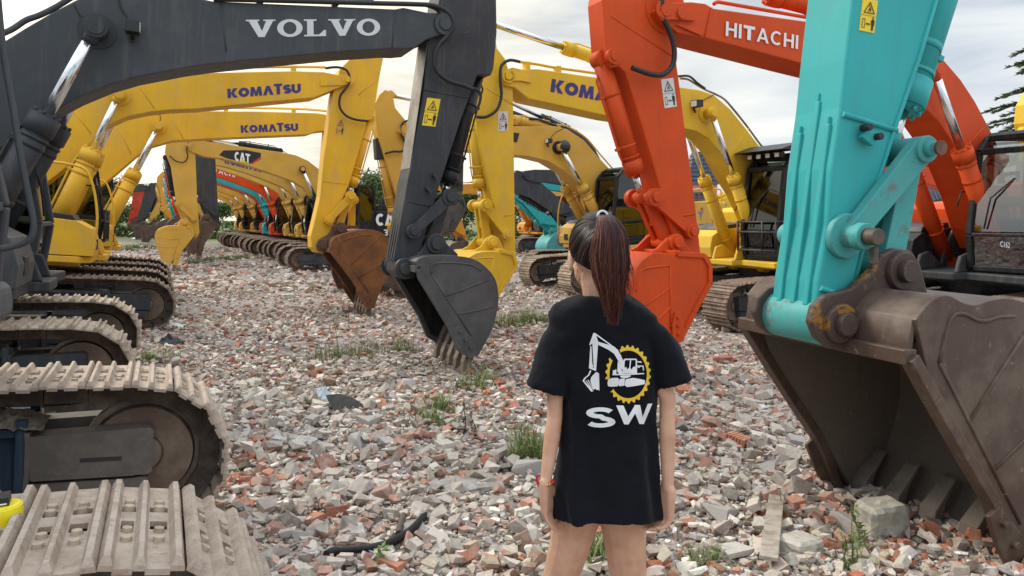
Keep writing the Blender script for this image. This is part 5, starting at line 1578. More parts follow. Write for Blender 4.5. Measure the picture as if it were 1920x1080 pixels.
rock('concrete_block', 'pale speckled concrete block standing in front of the brown bucket mouth', 'concrete', 1660, 1006, .116, .09, .098, (.45,.425,.36), 1, .2)
rock('concrete_block', 'small pale squared block alone on the flat ground in the middle distance', 'concrete', 539, 562, .135, .12, .07, (.52,.50,.45), 2, .5)
rock('brick_lump', 'single reddish brick lump between the orange and the brown bucket', 'brick', 1354, 684, .13, .08, .055, (.36,.16,.11), 3, .1)
rock('concrete_slab', 'large flat grey stone slab lying behind the hand with the bracelet', 'concrete', 880, 925, .19, .13, .03, (.34,.315,.285), 4, .5)
rock('concrete_slab', 'pale angular slab piece right of the wooden plank', 'concrete', 1505, 1050, .10, .09, .055, (.50,.47,.40), 6, .6)
rock('concrete_slab', 'long pale stone slab lying near the end of the nearest standing track', 'concrete', 545, 835, .20, .07, .03, (.48,.46,.44), 7, -.25)
# plank
a, b = ground_hit(1455, 962), ground_hit(1440, 1085)
m = MB(); m.bar(a + Vector((0,0,.10)), b + Vector((0,0,.095)), .085, .02)
tag(m.build('wooden_plank', surf('old_wood', (.40,.35,.29), rough=.9, col2=(.25,.20,.16), scale=9, bump=.5), None, .003), 'weathered narrow wooden plank lying on the rubble left of the brown bucket', 'plank')
# ribbed hose
pts = [ground_hit(*q) + Vector((0,0,.045)) for q in ((797,982),(778,1004),(752,1024),(715,1041),(670,1048),(630,1052),(612,1058))]
cv = smooth_curve(pts, 12)
m = MB()
n = 10
for i in range(len(cv)-1):
    m.cyl(cv[i], cv[i].lerp(cv[i+1], .62), .023, .023, n); m.cyl(cv[i].lerp(cv[i+1], .62), cv[i+1], .018, .018, n, caps=False)
tag(m.build('spiral_hose', M['rubber']), 'dark ribbed hose end curving over the rubble left of the person', 'hose')
m = MB(); q = [ground_hit(*q) + Vector((0,0,.05)) for q in ((757,984),(752,1000),(748,1018))]
m.tube(smooth_curve(q, 4), .019, 10)
tag(m.build('pipe_stub', M['dark_steel']), 'short dark pipe stub standing beside the ribbed hose', 'pipe')
# crumpled sheets and bags
def crumple(name, label, cat, px, py, sx, sy, h, mat, seed, n=14, rot=0):
    p = ground_hit(px, py); m = MB(); v = []
    for j in range(n+1):
        for i in range(n+1):
            u, w_ = i/n*2-1, j/n*2-1
            r_ = 1 - .25*abs(noise.noise(Vector((math.atan2(w_,u)*1.2, seed, 0))))
            z = max(0, 1-(u*u+w_*w_)*.7)*h*(.5+.9*abs(noise.noise(Vector((u*2.2+seed, w_*2.2, seed)))) + .5*abs(noise.noise(Vector((u*5+seed, w_*5, 0)))))
            v.append((u*sx*r_, w_*sy*r_, z + .01))
    m.add(v, [(j*(n+1)+i, j*(n+1)+i+1, (j+1)*(n+1)+i+1, (j+1)*(n+1)+i) for j in range(n) for i in range(n)])
    o = m.build(name, mat); o.location = p; o.rotation_euler.z = rot
    sd = o.modifiers.new('thickness', 'SOLIDIFY'); sd.thickness = .004
    return tag(o, label, cat)
plw = surf('white_plastic', (.72,.71,.69), rough=.5, var=.05); plb = surf('blue_plastic', (.50,.58,.62), rough=.4, var=.1); blk = M['black_plastic']
grn = surf('green_plastic', (.18,.62,.10), rough=.5, var=.1)
crumple('plastic_bag', 'black crumpled plastic bag on the ground near the second machine', 'bag', 318, 648, .17, .13, .13, blk, 2.2)
crumple('plastic_sheet', 'white crumpled plastic sheet beside the tracks of the graphite machine', 'plastic', 312, 616, .26, .20, .10, plw, 5.1, rot=.4)
crumple('plastic_sheet', 'pale blue crumpled plastic behind the rusty metal scrap', 'plastic', 606, 752, .10, .09, .12, plb, 8.4)
crumple('plastic_scrap', 'bright green plastic scrap below the rusty metal scrap', 'plastic', 628, 794, .03, .025, .03, grn, 1.3)
crumple('plastic_scrap', 'bright green plastic strip left of the bracelet arm', 'plastic', 940, 860, .045, .03, .03, grn, 3.3)
crumple('plastic_scrap', 'pale blue plastic scrap by the left sleeve', 'plastic', 1000, 728, .09, .04, .03, plb, 6.3)
crumple('plastic_sheet', 'white plastic lying far off at the end of the left row', 'plastic', 262, 448, .7, .5, .14, plw, 9.3)
# rusty metal scrap, bent and toothed
p = ground_hit(640, 784); m = MB()
top = [(-.16,.16),(-.05,.17),(.06,.13),(.16,.07)]; bot = [(-.06,.0),(.0,.03),(.03,.0),(.07,.04),(.11,.0),(.14,.03),(.17,.01)]
m.prism([(-.17,.17),(-.05,.18),(.07,.14),(.17,.07),(.18,.03),(.14,.05),(.12,.02),(.08,.06),(.05,.02),(.01,.06),(-.02,.02),(-.05,.08),(-.07,.10)], -.006, .006)
m.prism([(-.17,.17),(-.14,.10),(-.09,.02),(-.05,-.02),(-.04,.05),(-.07,.10)], -.03, -.02)
o = m.build('metal_scrap', M['dark_steel'], None, .002); o.location = p + Vector((0,.1,.03)); o.rotation_euler = (R(-35), 0, R(8))
tag(o, 'bent grey metal scrap with a toothed edge lying in the rubble', 'scrap metal')
# ribbed hollow brick pieces
for px, py, rz, lab in ((1282, 742, .2, 'ribbed orange tile piece right of the person beside the sleeve'), (1385, 838, .9, 'ribbed orange tile piece in the rubble left of the brown bucket')):
    p = ground_hit(px, py); m = MB()
    for i in range(6): m.box(-.09, .09, -.075+i*.026, -.055+i*.026, 0, .05)
    m.box(-.09, .09, -.076, .078, -.02, .012)
    o = m.build('ribbed_tile', surf('terracotta', (.46,.17,.09), rough=.95, col2=(.55,.30,.2), scale=12, bump=.3), None, .004)
    o.location = p + Vector((0,.05,.03)); o.rotation_euler = (R(12), R(6), rz); tag(o, lab, 'tile')

# yellow roll and black case on the nearest track (placed on the shoe under that pixel)
def on_track(px, py, z): 
    d = ray(px, py); t = (z - CAM.z)/d.z; return CAM + d*t
p = on_track(2, 985, .985)
m = MB(); m.cyl((0,0,0), (0,0,.055), .052, None, 40); m.cyl((0,0,.055), (0,0,.059), .050, .045, 40)
o = m.build('yellow_roll', surf('yellow_plastic', (.80,.66,.01), rough=.4, var=.04), None, .003); o.location = p
tag(o, 'bright yellow round roll lying on the pale track at the left edge', 'roll')
m = MB(); m.box(-.055,.045,-.03,.03,0,.022); m.box(-.05,.04,-.031,-.0305,.004,.008,1)
o = m.build('black_case', [M['black_plastic'], M['white_paint']], None, .004); o.location = p + Vector((-.02, -.008, .0592)); o.rotation_euler.z = .5
tag(o, 'small black case lying on top of the yellow roll', 'case')
# dry mud heaped on the track frame of the nearest machine
pm_ = fA.M @ Vector((1.45, 1.06-.08, .60))
m = MB(); nx_, ny_ = 26, 9; v = []
for j in range(ny_+1):
    for i in range(nx_+1):
        u, w_ = i/nx_*2-1, j/ny_*2-1
        z = .13*max(0, 1-u*u)*max(.15, 1-w_*w_*.8)*(.6+.9*abs(noise.noise(Vector((u*4, w_*2, 5))))) + .02*noise.noise(Vector((u*14, w_*8, 1)))
        v.append((u*.30, w_*.16, z))
m.add(v, [(j*(nx_+1)+i, j*(nx_+1)+i+1, (j+1)*(nx_+1)+i+1, (j+1)*(nx_+1)+i) for j in range(ny_) for i in range(nx_)])
o = m.build('mud_heap', M['mud'], A_); o.location = (1.22, 1.02-.06, .595)

# ================================================================== grass and weeds
def grass_material(name, c0, c1):
    m, nt, b = new_mat(name)
    oi = noise_node(nt, 9, 3, .5)
    r = ramp(nt, oi.outputs['Fac'], [(.3, c0), (.7, c1)])
    nt.links.new(r.outputs['Color'], b.inputs['Base Color']); b.inputs['Roughness'].default_value = .6
    b.inputs['Specular IOR Level'].default_value = .25
    return m
GR = grass_material('grass', (.07,.12,.028), (.18,.24,.07))
GR2 = grass_material('dry_grass', (.22,.25,.09), (.36,.33,.17))
LEAF = grass_material('leaf', (.045,.085,.024), (.12,.18,.05)); LEAF2 = grass_material('pale_leaf', (.05,.09,.025), (.13,.18,.06)); NEEDLE = grass_material('needle', (.10,.145,.08), (.22,.27,.16)); DARKLEAF = grass_material('dark_leaf', (.03,.035,.025), (.07,.08,.05))
BARK = surf('bark', (.12,.09,.07), rough=1, col2=(.07,.05,.04), bump=.5)
def blades(m, x, y, z, n, spread, h0, h1, r, w=.004, mat=0, lean=.5):
    cl = [(r.gauss(0,.45)*spread, r.gauss(0,.35)*spread, r.uniform(.5,1)) for _ in range(max(3, n//9))]
    for i in range(n*2):
        c = r.choice(cl); bx, by = x + c[0] + r.gauss(0,.03+.05*spread), y + c[1] + r.gauss(0,.03+.04*spread)
        h = (h0 + (h1-h0)*r.random()**1.7)*c[2]*1.25; la = r.uniform(0, 6.283); l = h*r.uniform(.15, 1)*lean
        ca, sa = math.cos(la), math.sin(la); ww = w*r.uniform(.5,1.2)
        bz = gz(bx, by) - .01; tx, ty = -sa*ww, ca*ww
        q = [(bx, by, bz, 1), (bx+ca*l*.22, by+sa*l*.22, bz+h*.5, .9), (bx+ca*l*.6, by+sa*l*.6, bz+h*.85, .6), (bx+ca*l*1.05, by+sa*l*1.05, bz+h*r.uniform(.7,1.0), 0)]
        v = []
        for p in q[:3]: v += [(p[0]-tx*p[3], p[1]-ty*p[3], p[2]), (p[0]+tx*p[3], p[1]+ty*p[3], p[2])]
        v.append(q[3][:3])
        m.add(v, [(0,1,3,2),(2,3,5,4),(4,5,6)], 0 if r.random() < .68 else 1)
def tuft(label, spots, h0, h1, seed, w=.0045, lean=1.0, name='grass_tuft', cat='grass'):
    """spots: (px, py, spread, count) of one patch"""
    r = random.Random(seed); m = MB()
    for px, py, sp, n in spots:
        p = ground_hit(px, py); blades(m, p.x, p.y, p.z, n, sp, h0, h1, r, w, 0, lean)
    return tag(m.build(name, [GR, GR2], weld=False), label, cat)
tuft('long low patch of grass left of the graphite bucket', [(575,682,.3,24),(612,676,.25,70),(638,672,.20,110),(668,668,.22,75),(725,662,.25,60),(765,660,.2,40)], .05, .27, 1)
tuft('thick grass tuft behind the left shoulder of the person', [(940,612,.3,150),(975,606,.35,230),(1010,606,.3,150)], .10, .32, 2)
tuft('spindly grass tuft under the teeth of the graphite bucket', [(890,735,.16,60),(905,722,.18,45),(870,730,.12,30)], .08, .30, 3, lean=1.1)
tuft('yellowish green grass tuft in the rubble left of the dark weed', [(800,790,.14,60),(818,770,.16,70),(785,795,.12,30)], .06, .22, 4, lean=1.1)
tuft('tall thin grass beside the left arm of the person', [(985,868,.13,60),(1005,850,.14,60),(965,858,.12,25)], .12, .34, 5, lean=1.2)
tuft('short grass patch at the foot of the graphite machine\'s tracks', [(290,682,.25,110),(320,676,.25,100),(270,680,.2,60)], .05, .16, 6)
tuft('grass tuft growing between the far tracks of the left row', [(300,596,.18,110),(298,588,.15,60)], .10, .30, 7)
tuft('low grass band in front of the far yellow bucket', [(380,492,.8,200),(420,488,.8,260),(455,486,.6,120),(365,494,.5,90)], .10, .30, 8, .012)
tuft('low grass band left of the far yellow bucket', [(255,466,1.2,260),(285,464,1.0,220),(235,470,.8,120)], .12, .35, 9, .014)
tuft('small grass tuft alone in the middle of the aisle', [(438,514,.22,60)], .08, .2, 10)
tuft('second small grass tuft in the middle of the aisle', [(511,513,.25,50)], .06, .16, 11)
tuft('few grass blades at the feet of the person', [(1120,1070,.10,34),(1100,1050,.08,16)], .08, .24, 12, .004, 1.1)
tuft('few grass blades under the pale concrete block', [(1605,1035,.08,26),(1600,1070,.08,24)], .06, .2, 13, .004, 1.1)
tuft('small grass patch at the bottom edge right of the person', [(1300,1065,.10,50),(1330,1060,.10,40)], .04, .12, 14, .004, 1.1)
tuft('low weeds behind the far grass at the foot of the tan machine', [(560,475,.5,90),(480,470,.8,120)], .08, .2, 15, .012)
# tall stems
def stem_weed(label, px, py, h, leaves, seed, mat, lw=.03, base=.0):
    r = random.Random(seed); p = ground_hit(px, py); root = thing('weed', label, 'weed', Matrix.Translation(p))
    m = MB(); top = Vector((r.uniform(-.04,.04), 0, h)); pts = [Vector((0,0,0)).lerp(top, t) + Vector((.02*math.sin(t*5), .01, 0)) for t in (0,.25,.5,.75,1)]
    m.tube(pts, .006, 5, 0, .0025); m.build('stem', mat, root)
    m = MB()
    for i in range(leaves):
        t = base + (1-base)*r.random(); c = Vector((0,0,0)).lerp(top, t); a = r.uniform(0,6.283); l = lw*r.uniform(.6,1.3)*(1.2-t*.6)
        d = Vector((math.cos(a), math.sin(a), r.uniform(-.2,.6))); s = Vector((-math.sin(a), math.cos(a), 0))
        m.add([c, c+d*l*.5+s*l*.25, c+d*l, c+d*l*.5-s*l*.25], [(0,1,2,3)])
    m.build('leaf', mat, root, weld=False)
stem_weed('tall thin green stem rising from the long grass patch', 632, 672, .62, 26, 1, GR, .03)
stem_weed('dark leafy weed standing in the rubble, taller of two', 866, 822, .32, 60, 2, DARKLEAF, .045)
stem_weed('dark leafy weed standing in the rubble, shorter of two', 890, 826, .24, 46, 3, DARKLEAF, .045)
stem_weed('green leafy weed in front of the brown bucket by the concrete block', 1608, 1030, .22, 40, 4, GR, .05)
stem_weed('green leafy weed at the end of the ribbed hose', 712, 1065, .10, 26, 5, GR, .06)
stem_weed('thin weed standing right of the spindly grass tuft', 1040, 735, .22, 18, 6, GR, .04)

stem_weed('dry straw coloured stalk between the dark weed and the graphite bucket', 905, 765, .26, 14, 11, GR2, .03)
stem_weed('low broad leaved weed near the pale blue plastic', 575, 768, .12, 40, 12, LEAF2, .06)
stem_weed('low broad leaved weed left of the large flat stone slab', 812, 905, .09, 30, 13, LEAF2, .05)
stem_weed('dry straw coloured stalk right of the plank', 1475, 985, .20, 12, 14, GR2, .03)
# ================================================================== trees and houses beyond
def leafy_tree(seed, h, spread, leaves, mat, lsize=.12, trunk_h=.35):
    r = random.Random(seed); t = MB(); c = MB()
    t.tube([(0,0,-.3),(.04*h*.3,0,h*trunk_h),(0,.02*h,h*.8)], .035*h*.6, 7, 0, .01*h)
    tips = []
    for i in range(16):
        a = r.uniform(0,6.283); z0 = h*r.uniform(trunk_h*.8,.75); l = spread*r.uniform(.5,1.0)*(1.15 - z0/h*.7)
        e = Vector((math.cos(a)*l, math.sin(a)*l, min(h*.98, z0 + h*r.uniform(.08,.3))))
        s = Vector((0,0,z0)); mid = s.lerp(e,.5) + Vector((0,0,.05*h))
        t.tube([s, mid, e], .012*h, 5, 0, .004*h); tips += [mid.lerp(e,.4), e, mid]
    for i in range(6): tips.append(Vector((r.uniform(-.2,.2)*spread, r.uniform(-.2,.2)*spread, h*r.uniform(.8,.98))))
    for k in range(leaves):
        q = r.choice(tips) + Vector((r.gauss(0,.22)*spread*.6, r.gauss(0,.22)*spread*.6, r.gauss(0,.09)*h*.6))
        d = Vector((r.gauss(0,1), r.gauss(0,1), r.gauss(0,1))).normalized(); u = d.orthogonal().normalized(); w_ = d.cross(u); s = lsize*r.uniform(.6,1.5)
        c.add([q-u*s, q+w_*s*.55, q+u*s, q-w_*s*.55], [(0,1,2,3)])
    return t.mesh('trunk', [BARK], weld=False), c.mesh('crown', [mat], weld=False)
TREES = [leafy_tree(1, 6.5, 2.6, 4200, LEAF2, .13), leafy_tree(2, 5.5, 3.0, 5200, LEAF, .14, .2), leafy_tree(3, 7.0, 2.4, 900, LEAF2, .09)]
def plant_tree(kind, x, y, k, label, rz=0.0):
    t, c = TREES[kind]
    r = thing('tree', label, 'tree', Matrix.Translation((x, y, 0)) @ Matrix.Rotation(rz, 4, 'Z') @ Matrix.Scale(k, 4), 'trees along the far edge of the yard')
    link('trunk', t, r); link('crown', c, r)
for i, (px, Y, kind, k, lab) in enumerate([
    (692, 52, 0, .78, 'pale green tree above the dark cab between the yellow and graphite sticks'),
    (732, 60, 1, .80, 'green tree behind the tan stick of the right row'),
    (215, 58, 2, .72, 'nearly bare tree behind the second yellow machine'),
    (262, 64, 2, .66, 'nearly bare tree right of the other bare tree'),
    (300, 75, 1, .60, 'dense green tree beyond the left row'), (245, 70, 1, .52, 'low green tree at the end of the left row'),
    (870, 66, 1, .78, 'dark green tree behind the graphite bucket cylinder'), (985, 62, 1, .66, 'green tree behind the teal stick'),
    (1140, 55, 1, .86, 'green tree top behind the tan machine cab'), (1010, 80, 0, .7, 'pale tree far behind the curled graphite stick'),
    (1250, 85, 1, .8, 'green tree far behind the orange stick'), (1790, 80, 1, .8, 'green tree far behind the orange boom'),
    (1600, 85, 1, .8, 'green tree hidden behind the teal stick'), (420, 95, 1, .7, 'green tree far beyond the right row'), (560, 95, 1, .7, 'green tree beyond the tan machines'),
    (120, 70, 1, .8, 'green tree glimpsed through the yellow machine'), (40, 66, 1, .8, 'green tree behind the graphite cab'),
    (1410, 90, 0, .75, 'pale tree far behind the lemon yellow machine')]):
    X = (px-960)/1400*Y
    plant_tree(kind, X, Y, k, lab, i*1.3)
# the conifer at the right edge
r_ = random.Random(9); cz = MB(); ct = MB()
ct.tube([(0,0,-.2),(0,0,4),(.1,0,9.2)], .22, 8, 0, .03)
for lv in range(17):
    z = 1.6 + lv*.44; L_ = 3.9*(1 - lv/18.5)
    for b_ in range(10):
        a = r_.uniform(0,6.283); l = L_*r_.uniform(.7,1.15)
        d = Vector((math.cos(a), math.sin(a), 0)); s = Vector((-d.y, d.x, 0))
        pts = [Vector((0,0,z)) + d*(l*t) + Vector((0,0, .16*l*t - .30*l*t*t)) for t in (0,.25,.5,.75,1)]
        ct.tube(pts, .03, 4, 0, .008)
        for k in range(int(230*l/2)):
            t = r_.uniform(.12,1); i0 = min(3, int(t*4)); c = pts[i0].lerp(pts[i0+1], t*4-i0)
            sd = r_.choice((-1,1)); q = (s*sd*r_.uniform(.4,1) + d*r_.uniform(.2,.9) + Vector((0,0,r_.uniform(-.25,.2)))).normalized()*r_.uniform(.16,.42)*(1.15-.5*t)
            wv = Vector((0,0,1)).cross(q).normalized()*.012 + Vector((0,0,.006))
            cz.add([c-wv, c+q*.5-wv*1.6, c+q, c+q*.5+wv*1.6, c+wv], [(0,1,2,3,4)])
con = thing('conifer', 'layered dark green conifer standing behind the cab at the right edge', 'tree', Matrix.Translation(((1972-960)/1400*21, 21, 0)) @ Matrix.Scale(.90, 4))
ct.build('trunk', BARK, con, weld=False); cz.build('crown', NEEDLE, con, weld=False)
# scrub along the far edge of the yard
r_ = random.Random(21); m = MB()
for k in range(15000):
    x = r_.uniform(-75, 75); y = 66 + r_.gauss(0, 1.6) + 5*noise.noise(Vector((x*.05, 0, 0))); top = .9 + 1.4*noise.noise(Vector((x*.16, 3, 0))) + .7*noise.noise(Vector((x*.6, 9, 0)))
    q = Vector((x, y, max(.05, top)*r_.random()**.7)); d = Vector((r_.gauss(0,1), r_.gauss(0,1), r_.gauss(0,1))).normalized(); u = d.orthogonal().normalized(); w_ = d.cross(u); s_ = r_.uniform(.15,.34)
    m.add([q-u*s_, q+w_*s_*.6, q+u*s_, q-w_*s_*.6], [(0,1,2,3)], 0 if r_.random() < .7 else 1)
o = m.build('scrub', [LEAF, LEAF2], weld=False); o['kind'] = 'stuff'
# pink tower with a tiled roof, and a blue-roofed house
PINK = surf('pink_render', (.58,.25,.26), rough=.9, var=.06); TILE = surf('blue_tiles', (.04,.055,.085), rough=.7, col2=(.065,.085,.12), scale=6, bump=.3)
Y = 62
def Xa(px): return (px-960)/1400*Y
def Za(py): return 1.8 + (410-py)/1400*Y
tw = thing('tower', 'pink tower with a dark blue tiled roof far behind the orange stick', 'tower', Matrix.Translation((Xa(1316), Y+1.5, 0)))
m = MB(); hw_ = 1.22
m.box(-hw_, hw_, -hw_, hw_, -.2, Za(345)); m.build('wall', PINK, tw)
m = MB()
zb, zt = Za(346), Za(284)
for lay in range(8):
    t0, t1 = lay/8, (lay+1)/8; w0 = hw_+.15 - (hw_-.45)*t0; w1 = hw_+.10 - (hw_-.45)*t1
    v = [(sx*w0, sy*w0, zb+(zt-zb)*t0) for sx, sy in ((-1,-1),(1,-1),(1,1),(-1,1))] + [(sx*w1, sy*w1, zb+(zt-zb)*t1 - .02) for sx, sy in ((-1,-1),(1,-1),(1,1),(-1,1))]
    m.add(v, [(3,2,1,0),(4,5,6,7)] + [(i,(i+1)%4,4+(i+1)%4,4+i) for i in range(4)])
m.build('roof', TILE, tw)
m = MB(); m.cyl((-.3,0,zt),(-.3,0,zt+1.2),.03,None,6); m.build('aerial', M['steel'], tw)
m = MB(); m.box(-hw_-.35,-hw_-.02,-.8,.8,-.2,Za(352)); m.build('side_wall', M['grey_hood'], tw)
hs = thing('house', 'house with a blue tiled gable roof behind the orange boom', 'house', Matrix.Translation((Xa(1780), Y, 0)))
m = MB(); m.box(-3.4,3.4,0,5,-.2,Za(372)); m.build('wall', PINK, hs)
m = MB(); m.add([(-3.8,-.3,Za(376)),(3.8,-.3,Za(376)),(3.0,2.5,Za(318)),(-3.0,2.5,Za(318)),(3.8,5.3,Za(376)),(-3.8,5.3,Za(376))], [(0,1,2,3),(3,2,4,5),(0,3,5),(1,4,2)])
for i in range(24):
    x = -3.7 + i*.32; k = (1 - .2*0); m.tube([(x,-.3,Za(376)+.03),(x*.8,2.5,Za(318)+.03)], .045, 5)
m.build('roof', TILE, hs)
# power lines on two posts
for px, pz in ((60, 285), (640, 300)):
    pass
# ================================================================== the person
PX, PY = .27, 2.1
PG = ground_z(PX, PY)
person = thing('person', 'person seen from behind in a black printed T-shirt, dark red ponytail down the back', 'person', Matrix.Translation((PX, PY, PG)))
def pp(px, py, y=0.0):
    d = ray(px, py); q = CAM + d*((PY + y)/d.y)
    return Vector((q.x - PX, y, q.z - PG))
def capsule(m, p0, p1, r0, r1, n=14):
    p0, p1 = Vector(p0), Vector(p1)
    m.cyl(p0, p1, r0, r1, n); m.ell(p0, r0, r0, r0, 12, 8); m.ell(p1, r1, r1, r1, 12, 8)
def chain(m, pts):
    for a, b in zip(pts[:-1], pts[1:]): capsule(m, a[0], b[0], a[1], b[1])
skin_m, nt_, b_ = new_mat('skin')
sn = noise_node(nt_, 14, 4, .6); sr = ramp(nt_, sn.outputs['Fac'], [(.25,(.47,.245,.16)),(.5,(.57,.33,.22)),(.75,(.64,.40,.285))])
nt_.links.new(sr.outputs['Color'], b_.inputs['Base Color']); b_.inputs['Roughness'].default_value = .5
b_.inputs['Subsurface Weight'].default_value = .12; b_.inputs['Subsurface Radius'].default_value = (.01,.004,.002); b_.inputs['Specular IOR Level'].default_value = .3
bd = MB()
# legs
zc_ = .80
lh, rh = pp(1088, 935, .0), pp(1166, 935, 0)
lk_, rk_ = pp(1040, 1160, .03), pp(1182, 1160, .0)
la, ra = pp(1034, 1420, -.02), pp(1186, 1420, -.02)
for hip, kn, an in ((lh, lk_, la), (rh, rk_, ra)):
    an = Vector((an.x, an.y, .085)); kn = Vector((kn.x, kn.y, .45))
    md = hip.lerp(kn, .38)
    chain(bd, [(hip + Vector((0,0,.05)), .072), (hip.lerp(kn,.12), .071), (md, .060), (kn + Vector((0,0,.06)), .049), (kn, .046), (kn.lerp(an,.28) + Vector((0,-.018,0)), .052), (kn.lerp(an,.7), .036), (an, .031)])
    heel = Vector((an.x, an.y-.03, .035)); toe = Vector((an.x, an.y+.16, .028))
    chain(bd, [(an, .031), (heel, .034), (Vector((an.x, an.y+.06, .04)), .038), (toe, .030)])
# torso
for z, rx, ry in ((.86,.135,.085),(.95,.132,.085),(1.04,.125,.09),(1.14,.13,.09),(1.24,.13,.08),(1.32,.125,.065)):
    bd.ell((0, .0, z), rx, ry, .075, 20, 10)

hc = Vector((pp(1122, 480, 0).x, .015, pp(1122, 478, 0).z))
neck0 = Vector((-.012, .0, 1.36)); neck1 = hc + Vector((.003, -.012, -.075))
chain(bd, [(neck0, .062), (neck0.lerp(neck1,.5), .050), (neck1, .052)])
# head, looking slightly to the left
yaw = Matrix.Rotation(R(8), 3, 'Z')
def hd(x, y, z): return hc + yaw @ Vector((x, y, z))
bd.ell(hd(0,-.01,.022), .074, .094, .088, 22, 14, rot=yaw)
bd.ell(hd(0,.035,-.045), .060, .062, .062, 18, 12, rot=yaw)
bd.ell(hd(0,.062,-.085), .030, .028, .022, 12, 8, rot=yaw)
bd.ell(hd(0,.094,-.02), .011, .016, .020, 10, 8, rot=yaw); bd.ell(hd(0,.103,-.032), .013, .010, .009, 10, 8, rot=yaw)
bd.ell(hd(0,.086,-.062), .024, .010, .006, 10, 8, rot=yaw); bd.ell(hd(0,.085,-.073), .020, .010, .006, 10, 8, rot=yaw)
for s in (-1, 1):
    bd.ell(hd(s*.031,.074,.0), .014, .012, .012, 10, 8, rot=yaw); bd.ell(hd(s*.03,.084,.022), .022, .008, .006, 10, 6, rot=yaw)
    bd.ell(hd(s*.079,-.002,-.012), .008, .019, .030, 10, 10, rot=yaw @ Matrix.Rotation(R(-14), 3, 'X')); bd.ell(hd(s*.077,.006,-.036), .008, .010, .012, 8, 8, rot=yaw)
# arms
def hand(m, wrist, d, side, curl, palm_n):
    """five fingers; d palm direction, side towards the thumb, palm_n towards the palm side"""
    d, side, palm_n = d.normalized(), side.normalized(), palm_n.normalized()
    c = wrist + d*.045
    for k in (-1.2, -.4, .4, 1.2):
        capsule(m, wrist + side*(.010*k), wrist + d*.078 + side*(.0165*k), .0155, .0115, 10)
    L = {1.2: .066, .4: .074, -.4: .070, -1.2: .054}
    for i, (k, ln) in enumerate(L.items()):
        p = wrist + d*.080 + side*(.0186*k); a = curl[0] + .06*i; q = p; dirv = d
        seg = (.42, .32, .26); rr = (.0080, .0072, .0064, .0052)
        for j in range(3):
            ang = a if j == 0 else a + curl[j]*1.0
            a = ang
            dv = d*math.cos(ang) + palm_n*math.sin(ang) + side*(.05*k)
            n_ = q + dv.normalized()*ln*seg[j]
            capsule(m, q, n_, rr[j], rr[j+1], 9); q = n_
    # thumb from the side of the palm
    p = wrist + d*.022 + side*.020
    t1 = p + (d*.6 + side*.62 + palm_n*.35).normalized()*.036; t2 = t1 + (d*.85 + side*.25 + palm_n*.35).normalized()*.030; t3 = t2 + (d*.95 + side*.02 + palm_n*.3).normalized()*.024
    chain(m, [(p, .0135), (t1, .0115), (t2, .0098), (t3, .0075)])
shl, shr = Vector((-.135, 0, 1.30)), Vector((.125, 0, 1.30))
el, er = pp(1040, 782, -.045), pp(1251, 780, -.045)
wl, wr = pp(1023, 905, -.075), pp(1252, 918, -.06)
for sh, e, w_ in ((shl, el, wl), (shr, er, wr)):
    chain(bd, [(sh, .038), (sh.lerp(e,.45), .030), (e + Vector((0,0,.05)), .0232), (e, .0220), (e.lerp(w_,.28), .0236), (e.lerp(w_,.75), .0188), (w_, .0162)])
hand(bd, wl, pp(1028, 990, -.065) - wl, Vector((.35,.75,0)), (.15,.22,.22), Vector((.75,-.1,-.1)))
hand(bd, wr, pp(1246, 985, -.06) - wr, Vector((-.45,.75,0)), (.5,.6,.5), Vector((-.8,-.25,.05)))
body = bd.build('body', skin_m, person, weld=False)
rm = body.modifiers.new('remesh', 'REMESH'); rm.mode = 'VOXEL'; rm.voxel_size = .0034; rm.use_smooth_shade = True
sm_ = body.modifiers.new('smooth', 'SMOOTH'); sm_.factor = .5; sm_.iterations = 5

# shoes and shorts
sh_ = MB()
for an in (la, ra):
    sh_.ell((an.x, an.y-.02, .035), .043,.065,.05); sh_.ell((an.x, an.y+.10, .032), .046,.11,.042); sh_.box(an.x-.04, an.x+.04, an.y-.07, an.y+.19, 0, .022)
shoes = sh_.build('shoes', M['white_paint'], person, weld=False)
rm = shoes.modifiers.new('remesh', 'REMESH'); rm.mode = 'VOXEL'; rm.voxel_size = .006; rm.use_smooth_shade = True
cloth, nt_, b_ = new_mat('black_cotton')
cn = noise_node(nt_, 8, 4, .6); cr = ramp(nt_, cn.outputs['Fac'], [(.3,(.0045,.005,.0075)),(.7,(.008,.0085,.012))]); nt_.links.new(cr.outputs['Color'], b_.inputs['Base Color'])
b_.inputs['Roughness'].default_value = .9; b_.inputs['Specular IOR Level'].default_value = .12; b_.inputs['Sheen Weight'].default_value = .05
wv = noise_node(nt_, 400, 2, .5); bp = nn(nt_, 'ShaderNodeBump'); bp.inputs['Strength'].default_value = .15; bp.inputs['Distance'].default_value = .002
nt_.links.new(wv.outputs['Fac'], bp.inputs['Height']); nt_.links.new(bp.outputs['Normal'], b_.inputs['Normal'])
st = MB()
st.ell((-.015,0,.87), .128,.085,.08, 20, 10)
for hip in (lh, rh): st.cyl(hip + Vector((0,0,.09)), hip + Vector((0,0,-.03)), .064, .064, 20)
so_ = st.build('shorts', cloth, person, weld=False)
rm = so_.modifiers.new('remesh', 'REMESH'); rm.mode = 'VOXEL'; rm.voxel_size = .007; rm.use_smooth_shade = True

